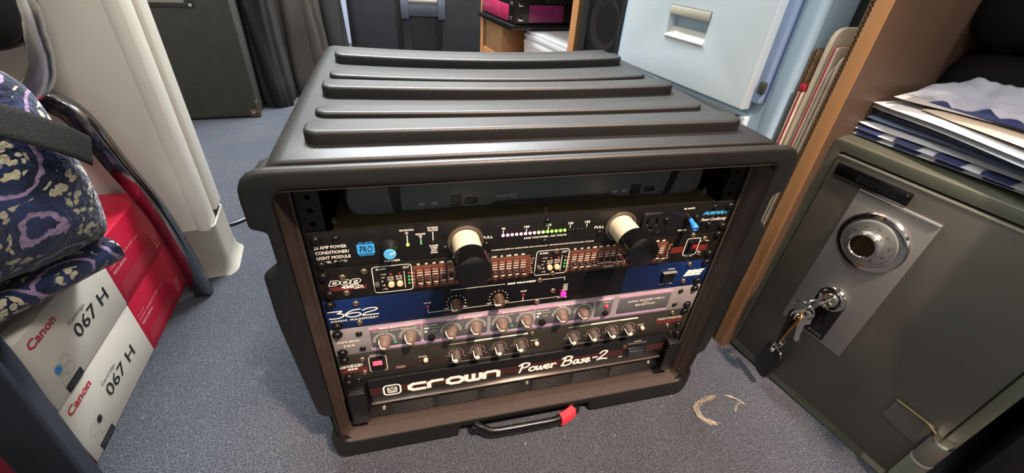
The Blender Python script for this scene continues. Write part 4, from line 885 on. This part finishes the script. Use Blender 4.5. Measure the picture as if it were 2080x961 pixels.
# loudspeaker
sp = G('loudspeaker', 'black loudspeaker with wire-mesh grille between the filing cabinet and the far bookcase', 'loudspeaker')
q = MB().mesh(plate_mesh([rrect(-.600, -.440, 0, .78, .006, 3), rrect(-.572, -.452, .04, .74, .01, 3)], .012, .002), Matrix.Translation((0, .0, 0)) @ FRONT); q.box(-.600, -.440, .0125, .28, 0, .78, .005); q.build('cabinet', mat('speaker_black', '#1f1f20', .5), sp)
q = MB(); cell = .0052
x0, x1, z0, z1 = -.573, -.451, .30, .70
def wire(a, b_): q.box(-.00045, .00045, -.0004, .0004, 0, (Vector(b_) - Vector(a)).length, 0, mx=Matrix.Translation((a[0], .003, a[1])) @ Matrix.Rotation(math.atan2(b_[0] - a[0], b_[1] - a[1]), 4, 'Y'))
w_ = x1 - x0; k = z0 - w_
while k < z1:
    for sgn in (1, -1):
        za, zb = (k, k + w_) if sgn > 0 else (k + w_, k); xa, xb = x0, x1
        if min(za, zb) < z0 or max(za, zb) > z1: continue
        wire((xa, za), (xb, zb))
    k += cell
q.build('grille', mat('grille_metal', '#3b3b3c', .4, .5), sp, smooth=0, stuff=True)
MB().lathe([(.054, .0), (.054, .004), (.050, .005), (.046, .002), (.018, -.018), (.016, -.012), (0, -.008)], axis(-.512, .452, .0105), 36, cap=False).build('woofer', mat('cone_grey', '#8a8078', .6), sp)
# far bookcase with its contents
fb = G('bookcase', 'light wooden bookcase at the back, holding papers and a black display case', 'bookcase')
for x0, x1 in ((-.642, -.616), (-1.262, -1.237)):
    q = MB().box(x0, x1, .001, .33, 0, 1.1).build('side_panel', mat('light_veneer', '#8f6f4a', .5, c2='#9c7b55', vscale=20, stretch=(1, 1, .1)), fb)
    MB().box(x0, x1, -.0005, .0012, 0, 1.1).build('edge_band', mat('light_edge', '#c98d5c', .5), q)
MB().box(-1.237, -.642, .322, .33, 0, 1.1).build('back_panel', mat('light_veneer', '#8f6f4a'), fb)
for z in (.245, .62): MB().box(-1.237, -.642, .002, .322, z, z + .02).build('shelf', mat('light_edge', '#c98d5c'), fb)
ct = G('wooden_box', 'plain wooden box at the left end of the back bookcase shelf', 'box', -1.148, .005, .265)
MB().box(-.073, .073, 0, .115, 0, .0875, .0015).build('side_panel', mat('box_wood', '#9d7450', .55, c2='#ab8159', vscale=10), ct); MB().box(-.0735, .0735, -.001, .1155, .0870, .0890, .0005).build('rim', mat('light_edge', '#c98d5c'), ct)
st = 0
for i in range(9):
    h = (.012, .008, .014, .009, .010, .013, .008, .011, .009)[i]; dx = random.uniform(-.004, .004)
    q = MB().box(-1.0 + dx, -.735 + dx * .7, .055 + random.uniform(-.003, .003), .27, 0, h - .0005, .0006)
    p = Vector((0, 0, .265 + st)); o = q.build('paper_pack', PAPER, None, GO + p, (0, 0, GA)); st += h
    tag(o, 'pack of white paper in the pile on the back bookcase shelf, ' + ('lowest', 'second from bottom', 'third from bottom', 'fourth from bottom', 'middle one', 'fourth from top', 'third from top', 'second from top', 'topmost')[i], 'paper', 'paper packs in the back bookcase')
dv = G('display_case', 'black case with magenta windows and silver latches above the white paper pile', 'case', 0, 0, .3605)
DB = mat('device_black', '#101014', .3); MG = mat('magenta_window', '#b32a58', .25, coat=.5)
MB().box(-1.258, -.965, -.012, .27, .0, .016, .003).build('base_tray', DB, dv)
q = MB().box(-1.250, -.975, -.002, .262, .016, .115, .004).build('body', DB, dv)
MB().box(-1.238, -1.010, -.0045, -.001, .022, .066, .001).build('window', MG, q); MB().box(-.9755, -.9725, .050, .17, .022, .070, .001).build('window', mat('purple_window', '#7c2a5c', .25), q)
for z in (.026, .066): MB().box(-1.000, -.984, -.006, -.001, z, z + .012, .002).build('latch', CHROME, q); MB().box(-.977, -.971, .012, .030, z, z + .010, .001).build('latch', CHROME, q)
q2 = MB().box(-.972, -.968, .10, .20, .075, .095, .001).build('rail', DARKM, q)

# ================================================================== far side of the room
tk = empty('trolley_case', (-.05, 1.8, 0), label='black fabric trolley case with a grey pull-handle housing, far behind the rack case', cat='case')
TF = mat('dark_fabric', '#1c1e24', .7, bump=.4, bscale=400, c2='#23252c', vscale=20)
MB().box(-.278, .325, 0, .28, .02, .66, .035, seg=4).build('body', TF, tk)
for x0, x1 in ((-.058, -.038), (.118, .138)): MB().box(x0 - .012, x1 - .012, -.010, .002, .03, .60, .004).build('handle_rail', BLACK, tk)
MB().box(-.008, .100, -.003, .003, .03, .40, .002).build('center_panel', mat('panel_fabric', '#12141a', .5), tk)
MB().box(-.020, .112, -.016, .002, .285, .345, .004).build('handle_housing', mat('housing_grey', '#3f4652', .4), tk)
for x0, x1 in ((-.052, -.018), (.110, .142)): MB().box(x0, x1, -.020, .002, .275, .372, .004).build('housing_bracket', mat('bracket_grey', '#4c5261', .4), tk)
MB().box(-.016, .108, -.018, -.013, .340, .352, .002).build('housing_edge', mat('housing_light', '#8b857c', .4), tk)
# speaker cabinet far left
sk = empty('speaker_cabinet', (-.638, 1.336, 0), label='tall charcoal carpet-covered speaker cabinet with metal handle plate, behind the white partition', cat='speaker cabinet', rot=(0, 0, math.radians(6)))
MB().box(-.62, 0, 0, .34, .004, .95, .008).build('body', mat('charcoal_carpet', '#33332f', .85, bump=.7, bscale=500, c2='#2c2c29', vscale=30), sk)
hp_ = MB().mesh(plate_mesh([rrect(-.30, -.098, .353, .50, .008, 3), rrect(-.285, -.125, .371, .485, .004, 2)], .008, .002), Matrix.Translation((0, -.001, 0)) @ FRONT).build('handle_plate', mat('plate_dark', '#23221f', .4, .4), sk)
MB().box(-.288, -.122, -.002, .001, .368, .488).build('handle_cup', mat('cup_grey', '#77736c', .4, .5), hp_)
for x in (-.107, -.291): MB().lathe([(.0055, 0), (.0055, .001), (.003, .003), (0, .003)], axis(x, .362, -.0085), 14).build('plate_screw', STEEL, hp_)
q = MB().box(-.030, .002, -.002, .03, .002, .030, .002); q.box(-.006, .002, -.002, .02, .028, .060, .0015); q.build('corner_guard', mat('tarnished_brass', '#5e5242', .4, .7), sk)
MB().lathe([(.0045, 0), (.0045, .001), (.002, .0025), (0, .0025)], axis(-.018, .018, -.002), 12).build('guard_screw', STEEL, sk)
# leaning gig bags
def gig(name, label, x, y, w, d, h, m, lean, taper=.75, folds=0, seed=0, rz=0):
    def f(u, v):
        th = u * 2 * math.pi; sp = lambda a, p=.6: math.copysign(abs(a) ** p, a)
        k = (1 - (1 - taper) * v) * (1 if v > .05 else .86 + 2.8 * v); 
        px = w * sp(math.cos(th)) * k; py = d * sp(math.sin(th)) * k
        nn = noise.noise((math.cos(th) * 2 + seed, math.sin(th) * 2, v * h * 3)) * .02 + folds * (abs(math.sin(th * 5 + v * 2 + noise.noise((u * 5, v * 2, seed)) * 3)) - .5)
        r_ = 1 + nn / w * .5
        return (px * r_ + lean[0] * v * h, py * r_ + lean[1] * v * h, v * h)
    q = MB(); q.grid(f, 72, 36, cu=True)
    o = q.build(name, m, None, (x, y, .001), (0, 0, rz), recalc=True, smooth=80); tag(o, label, 'bag', 'soft bags leaning at the back'); return o
gig('instrument_bag', 'narrow matte black bag standing right beside the charcoal speaker cabinet', -.595, 1.50, .052, .07, 1.0, mat('matte_black_cloth', '#0f0f10', .8), (-.02, .03), .8, .01, 1)
gig('instrument_bag', 'shiny grey-brown nylon bag leaning between two black bags', -.49, 1.62, .090, .06, 1.1, mat('olive_nylon', '#36332f', .38, bump=.5, bscale=12, c2='#3f3b36', vscale=6), (-.05, .06), .9, .028, 3)
gig('instrument_bag', 'smooth black bag with a piped seam, nearest the pale wall strip', -.385, 1.74, .055, .07, 1.1, mat('black_cordura', '#1d1f20', .55), (-.03, .06), .9, .004, 8)
struct(MB().box(-.50, -.395, 2.64, 2.70, 0, 2.1, .004).build('trim_4', mat('pale_blue_paint', '#a7afc4', .5)))
struct(MB().box(-.47, -.455, 2.625, 2.70, 0, 2.1, .004).build('trim_5', mat('pale_blue_paint', '#a7afc4', .5)))
q = MB().tube(smoothpts([(-.95, .56, .004), (-.70, .57, .004), (-.557, .589, .004), (-.50, .632, .004), (-.40, .67, .004), (-.25, .66, .004)], 6), .0036, .0036, 8)
tag(q.build('power_cable', BLACK), 'thin black cable on the carpet behind the white partition', 'cable')

# ================================================================== left side: toner boxes, chair, fleece bag
BOXW = mat('carton_white', '#cbc5b9', .45); BOXR = mat('carton_red', '#b31432', .4, c2='#bd1838', vscale=5); BOXRD = mat('carton_dark_red', '#7d1428', .5)
CRED = mat('logo_red', '#b8323a', .5); INK = mat('carton_ink', '#17171a', .5); PINKI = mat('pale_red_ink', '#dfa0a0', .5); BORD = mat('faint_outline', '#a59f96', .6)
def carton(label, x0, L, y0, D, z0, H, dot, dx, seed):
    a = math.radians(92)
    e = empty('toner_carton', Vector((-.561, .030, z0)) + Vector((x0 * math.cos(a) - y0 * math.sin(a), x0 * math.sin(a) + y0 * math.cos(a), 0)), label=label, cat='box', group='toner cartons under the chair', rot=(0, 0, a))
    b_ = MB().box(0, L, 0, D, 0, H, .0012).build('carton_body', BOXW, e)
    MB().box(.190 - x0, L + .0004, -.0003, D + .0003, -.0001, H + .0004, .0012).build('red_sleeve', BOXR, e)
    MB().box(-.0005, .0030, .0008, D - .0008, .0008, H - .0008, .0003).build('end_flap', BOXRD, e)
    for k in range(4): MB().box(.002, .189 - x0, .022 + .018 * k, .0228 + .018 * k, H - .0004, H + .0006).build('flap_seam', mat('seam_grey', '#9e978b', .6), b_)
    def ins(*items, m=INK, nm='lettering', stuff=False):
        q = MB()
        for s_, xa, xb, za, zb, kw in items: T(q, s_, xa, xb, za, zb, y=-.0006, **kw)
        o = q.build(nm, m, e, smooth=0)
        if stuff: o['kind'] = 'stuff'
        return o
    o_ = dx
    ins(('Cartridge', .084 + o_, .121 + o_, .0595, .0665, dict(bold=-.005)), m=INK)
    ins(('067 H', .0845 + o_, .165 + o_, .0365, .0560, dict(bold=.005)), m=INK)
    ins(('Canon', .024 + o_, .074 + o_, .0805, .0925, dict(bold=.025)), m=CRED)
    q = MB()
    for cx, cz in ((.050, .038), (.050, .0245), (.036, .0195), (.036, .036)):
        P = [(cx + o_ + .0070 * math.cos(t_), cz + .0070 * math.sin(t_)) for t_ in (2 * math.pi * k / 24 for k in range(25))]; q.ribbon(P, .0005, -.0006)
    q.build('outline_rings', BORD, e, smooth=0)['kind'] = 'stuff'
    MB().mesh(plate_mesh([circ(0, 0, .0052, 24)], .0004), Matrix.Translation(((.036 if seed else .052) + o_, -.0006, .036)) @ FRONT).build('colour_dot', dot, e)
    q = MB(); q.box(.029 + o_, .061 + o_, -.0008, .0, .0015, .0115); lab = q.build('barcode_label', INK, e)
    q = MB(); T(q, 'CARTRIDGE 067', .032 + o_, .058 + o_, .0070, .0090, y=-.0010); T(q, 'CYAN  HIGH' if seed else 'BLACK  HIGH', .036 + o_, .056 + o_, .0035, .0055, y=-.0010); q.build('lettering', GREYINK, lab, smooth=0)['kind'] = 'stuff'
    x = .190 - x0
    ins(('Color imageCLASS', x + .006, x + .080, .0590, .0640, dict(bold=.01)), ('For use with', x + .006, x + .030, .0680, .0710, {}), ('MF656Cdw MF654Cdw', x + .008, x + .048, .0500, .0550, dict(bold=.02)), ('series', x + .085, x + .098, .0595, .0630, {}), m=PINKI, stuff=True)
    q = MB(); rnd = random.Random(seed)
    for k in range(8):
        za = .012 + k * .0026; T(q, 'toner cartridge contents and supplies notice ' + 'lorem'[:0] + ('keep dry handle with care ' * 1), x + .006 + k * .001, x + .118 - k * .0015, za, za + .0018, y=-.0006)
    q.build('small_print', mat('rose_ink', '#c96a78', .5), e, smooth=0)['kind'] = 'stuff'
    q = MB()
    for k in range(4): T(q, 'toner', x + .128, x + .146, .012 + k * .007, .016 + k * .007, y=-.0006)
    q.build('small_print', PINKI, e, smooth=0)['kind'] = 'stuff'
carton('lower long white and red toner carton, standing on the carpet under the chair', 0, .361, 0, .104, 0.0005, .1015, INK, -.012, 0)
carton('upper white and red toner carton with a blue dot, lying on the lower carton', .006, .350, -.001, .104, .1025, .1025, mat('cyan_blue', '#3f7fc4', .4), -.004, 1)

ch = empty('office_chair', (-.72, .18, 0), label='chair with flat chromed legs and a black pad, at the left edge beside the partition', cat='chair')
def cc(o): o.location = (.72, -.18, 0); return o
CHR = mat('smoky_chrome', '#8b8d90', .14, 1)
for y, xo in ((.352, 0), (.000, -.020)):
    P = smoothpts(([(-.532, y, .004), (-.538, y, .10), (-.548, y, .19), (-.570, y, .275), (-.584, y, .335), (-.602, y, .362), (-.635, y, .370)] if y > .1 else [(-.558, y, .004), (-.5545, y, .05), (-.547, y, .15), (-.540, y, .24), (-.545, y, .30), (-.570, y, .345), (-.62, y, .366)]) + [ (-.80, min(y, .335), .370), (-.93, min(y, .325), .36)], 4)
    cc(MB().tube([(p[0] - (0 if y > .1 else .014), p[1], p[2]) for p in P], .014 if y > .1 else .030, .010, 16, (0, 1, 0), power=.3).build('leg', CHR, ch, smooth=40))
    P = [(-.93, min(y, .325), .36), (-.97, min(y, .32), .2), (-1.0, min(y, .32), .004)]; cc(MB().tube(P, .0150, .0045, 14, (0, 1, 0), power=.45).build('leg', CHR, ch, smooth=50))
P = smoothpts([(-.5575, .318, .74), (-.5575, .318, .62), (-.5577, .318, .50), (-.5650, .318, .462), (-.5735, .318, .431), (-.5850, .316, .407), (-.5990, .314, .394), (-.620, .312, .388), (-.70, .31, .386)], 6)
cc(MB().tube(P, [.0075] * 13 + [.0085] * 3 + [.0095] * 3 + [.011] * 3 + [.0125] * 4 + [.0135] * (len(P) - 26), [.0075] * 13 + [.009] * (len(P) - 13), 20, (0, 1, 0), power=.7).build('arm_tube', mat('bright_chrome', '#dcdad6', .3, 1), ch, smooth=60))
q = MB(); q.mesh(plate_mesh([rounded([(-.90, .446), (-.90, .72), (-.552, .72), (-.552, .52), (-.566, .463), (-.588, .444), (-.62, .437)], .02, 4)], .035, .010, 3), Matrix.Translation((0, .311, 0)) @ FRONT)
cc(q.build('arm_pad', mat('black_leather', '#0e0e0f', .3, bump=.2, bscale=200), ch, smooth=60))
cc(MB().box(-1.0, -.69, .03, .335, .212, .2315, .008, seg=3).build('seat', mat('seat_black', '#141414', .6), ch, smooth=50))

def fleece():
    m = bpy.data.materials.new('patterned_fleece'); m.use_nodes = True; n = m.node_tree.nodes; l = m.node_tree.links; b_ = n['Principled BSDF']
    b_.inputs['Roughness'].default_value = .9; b_.inputs['Sheen Weight'].default_value = .3; b_.inputs['Specular IOR Level'].default_value = .1
    tc = n.new('ShaderNodeTexCoord'); mp = n.new('ShaderNodeMapping'); l.new(tc.outputs['Object'], mp.inputs[0]); mp.inputs['Location'].default_value = (.03, .0, .035)
    wn = n.new('ShaderNodeTexNoise'); wn.inputs['Scale'].default_value = 45; wn.inputs['Detail'].default_value = 5; l.new(mp.outputs[0], wn.inputs[0])
    ad = n.new('ShaderNodeMix'); ad.data_type = 'VECTOR'; ad.inputs[0].default_value = .018; l.new(mp.outputs[0], ad.inputs[4]); l.new(wn.outputs['Color'], ad.inputs[5])
    def M(op, a, c=None):
        x = n.new('ShaderNodeMath'); x.operation = op
        for i, v in enumerate((a, c)):
            if v is None: continue
            if isinstance(v, (int, float)): x.inputs[i].default_value = v
            else: l.new(v, x.inputs[i])
        return x.outputs[0]
    v1 = n.new('ShaderNodeTexVoronoi'); v1.inputs['Scale'].default_value = 13; v1.inputs['Randomness'].default_value = .45; l.new(ad.outputs[1], v1.inputs[0])
    v2 = n.new('ShaderNodeTexVoronoi'); v2.inputs['Scale'].default_value = 118; v2.inputs['Randomness'].default_value = .9; l.new(ad.outputs[1], v2.inputs[0])
    d1 = v1.outputs['Distance']; d2 = v2.outputs['Distance']
    ring = M('LESS_THAN', M('ABSOLUTE', M('SUBTRACT', d1, .45)), .022)
    pet = M('MULTIPLY', M('LESS_THAN', d2, .50), M('MULTIPLY', M('LESS_THAN', M('ABSOLUTE', M('SUBTRACT', d1, .22)), .11), 1))
    out = M('MULTIPLY', M('LESS_THAN', d2, .45), M('GREATER_THAN', d1, .56))
    spk = n.new('ShaderNodeTexNoise'); spk.inputs['Scale'].default_value = 170; spk.inputs['Detail'].default_value = 3; l.new(mp.outputs[0], spk.inputs[0])
    lil2 = M('MULTIPLY', M('GREATER_THAN', spk.outputs[0], .56), M('LESS_THAN', d1, .16))
    r = n.new('ShaderNodeValToRGB'); r.color_ramp.elements[0].color = lin('#12172c'); r.color_ramp.elements[1].color = lin('#2b3659'); r.color_ramp.elements[0].position = .38; r.color_ramp.elements[1].position = .66
    bn = n.new('ShaderNodeTexNoise'); bn.inputs['Scale'].default_value = 34; bn.inputs['Detail'].default_value = 6; l.new(mp.outputs[0], bn.inputs[0]); l.new(bn.outputs[0], r.inputs[0])
    cur = r.outputs[0]
    for f_, c_ in ((lil2, '#7f78a0'), (ring, '#8d7593'), (pet, '#b8ae92'), (out, '#a59d86')):
        x = n.new('ShaderNodeMix'); x.data_type = 'RGBA'; l.new(f_, x.inputs[0]); l.new(cur, x.inputs[6]); x.inputs[7].default_value = lin(c_); cur = x.outputs[2]
    l.new(cur, b_.inputs['Base Color'])
    bp = n.new('ShaderNodeBump'); bp.inputs['Strength'].default_value = 1; bp.inputs['Distance'].default_value = .003; l.new(spk.outputs[0], bp.inputs['Height']); l.new(bp.outputs[0], b_.inputs['Normal'])
    return m
FL = fleece()
fg = empty('fleece_bag', (-.483, .150, .27), label='navy fleece bag with cream flowers and lilac scrolls, lying on the chair', cat='bag', rot=(0, 0, math.radians(235)))
# local x runs from the far corner toward the viewer's left, local y: outward is +y here
prof = [(-.300, .180), (-.20, .192), (-.11, .198), (-.055, .200), (-.018, .193), (.014, .172), (.034, .125), (.034, .065), (.022, .028), (.006, .010), (-.004, .003), (-.020, .000), (-.10, -.002), (-.30, -.002)]
pr = smoothpts(prof, 4)
def body(u, v):
    i = min(len(pr) - 1, int(round(v * (len(pr) - 1)))); p = pr[i]; x = u * .40
    e = 1 - math.exp(-x / .022); sx = .022 * (1 - (1 - e)) ; k = math.sqrt(max(0, 1 - max(0, (.035 - x) / .035) ** 2))
    y = -.06 + (p[0] + .06) * (.62 + .38 * k) if p[0] > -.06 else p[0]; z = .06 + (p[1] - .06) * (.78 + .22 * k) if p[1] > .06 else p[1]
    n_ = noise.noise((x * 14, y * 14 + 3, z * 14)) * .012 + noise.noise((x * 45, y * 45, z * 45)) * .0035
    return (x, y + n_, z + n_ * .6 if z > .01 else z)
q = MB(); q.grid(body, 60, len(pr), thick=.0)
b0 = [Vector(body(0, j / (len(pr) - 1))) for j in range(len(pr))]
q.bm.faces.new([q.bm.verts.new(v) for v in b0])
q.build('body', FL, fg, recalc=True, smooth=75)
pf = [(-.25, -.004), (-.03, -.006), (-.004, -.007), (.003, -.012), (.003, -.026), (-.003, -.034), (-.03, -.037), (-.25, -.037)]
def flap(u, v):
    i = min(7, int(round(v * 7))); p = pf[i]; x = .006 + u * .39; n_ = noise.noise((x * 18, v * 2, 7)) * .006
    return (x, p[0] + n_, p[1] + n_ * .4 - .010 * max(0, u - .1))
q = MB(); q.grid(flap, 50, 8); q.bm.faces.new([q.bm.verts.new(flap(0, j / 7)) for j in range(8)]); q.build('lower_fold', FL, fg, recalc=True, smooth=75)
WEB = mat('black_webbing', '#0f0f0d', .8, bump=.8, bscale=900, spec=.2, c2='#181814', vscale=400)
sp_ = smoothpts([(.30, -.030, .244), (.20, -.004, .226), (.12, .022, .204), (.060, .038, .170), (.022, .045, .138), (.002, .038, .116)], 6)
so = MB().tube(sp_, .0165, .0012, 10, (0, .75, .65), power=.4).build('webbing_strap', WEB, fg, smooth=40)
q = MB()
for i in range(len(sp_) * 3 - 3):
    pass
q.bm.free()

# ================================================================== lint and debris on the carpet
rnd = random.Random(11)
LINTM = mat('lint_fibre', '#8d8373', .85); WHITEL = mat('white_lint', '#c9cbd0', .7)
def strands(name, n_, fn, m, w=.00022, stuff=True, label=None, cat=None):
    q = MB()
    for _ in range(n_):
        P, ww = fn(); q.tube(P, ww or w, ww or w, 3)
    o = q.build(name, m, None, smooth=0)
    if stuff: o['kind'] = 'stuff'
    if label: tag(o, label, cat)
    return o
def loose():
    x = rnd.uniform(-.75, .55); y = rnd.uniform(-.28, .45); L = rnd.uniform(.003, .016); a = rnd.uniform(0, math.pi); c_ = rnd.uniform(-.6, .6)
    P = []
    for k in range(4):
        t_ = k / 3 - .5; P.append((x + L * t_ * math.cos(a) - c_ * L * t_ * t_ * math.sin(a), y + L * t_ * math.sin(a) + c_ * L * t_ * t_ * math.cos(a), .0005 + .0006 * abs(t_)))
    return P, rnd.choice((.00010, .00014, .00018))
strands('carpet_lint', 1500, loose, mat('grey_lint', '#6d7077', .9), label='loose pale fibres scattered over the blue-grey carpet', cat='lint')
def clump(cpts, n_, spread, L):
    C_ = smoothpts(cpts, 6)
    def f():
        i = rnd.randrange(0, len(C_) - 4); o_ = Vector((rnd.gauss(0, spread), rnd.gauss(0, spread), abs(rnd.gauss(0, spread * .5)) + .0006))
        P = [C_[i + k] + o_ + Vector((rnd.gauss(0, .0005), rnd.gauss(0, .0005), rnd.uniform(0, .0005))) for k in range(5)]
        return P, rnd.choice((.00018, .00025, .00035))
    return f
strands('lint_clump', 170, clump([(.314, -.043, .001), (.298, -.046, .001), (.280, -.050, .001), (.268, -.060, .001), (.269, -.074, .001), (.276, -.083, .001), (.286, -.090, .001)], 0, .0022, 0), LINTM, stuff=False, label='long curved wisp of beige lint on the carpet right of the rack case', cat='lint')
strands('lint_clump', 45, clump([(.330, -.046, .001), (.338, -.050, .001), (.348, -.058, .001), (.352, -.066, .001), (.343, -.064, .001), (.334, -.070, .001), (.330, -.078, .001)], 0, .0008, 0), LINTM, stuff=False, label='small hooked wisp of beige lint nearer the safe', cat='lint')
q = MB()
for _ in range(70):
    x = rnd.uniform(-.55, .45); y = rnd.uniform(-.25, .4); r_ = rnd.uniform(.0003, .0008)
    q.lathe([(r_, 0), (r_ * .8, r_), (0, r_ * 1.2)], Matrix.Translation((x, y, .0002)), 5)
tag(q.build('carpet_crumbs', WHITEL, smooth=0, stuff=True), 'tiny white crumbs scattered over the carpet', 'crumbs')
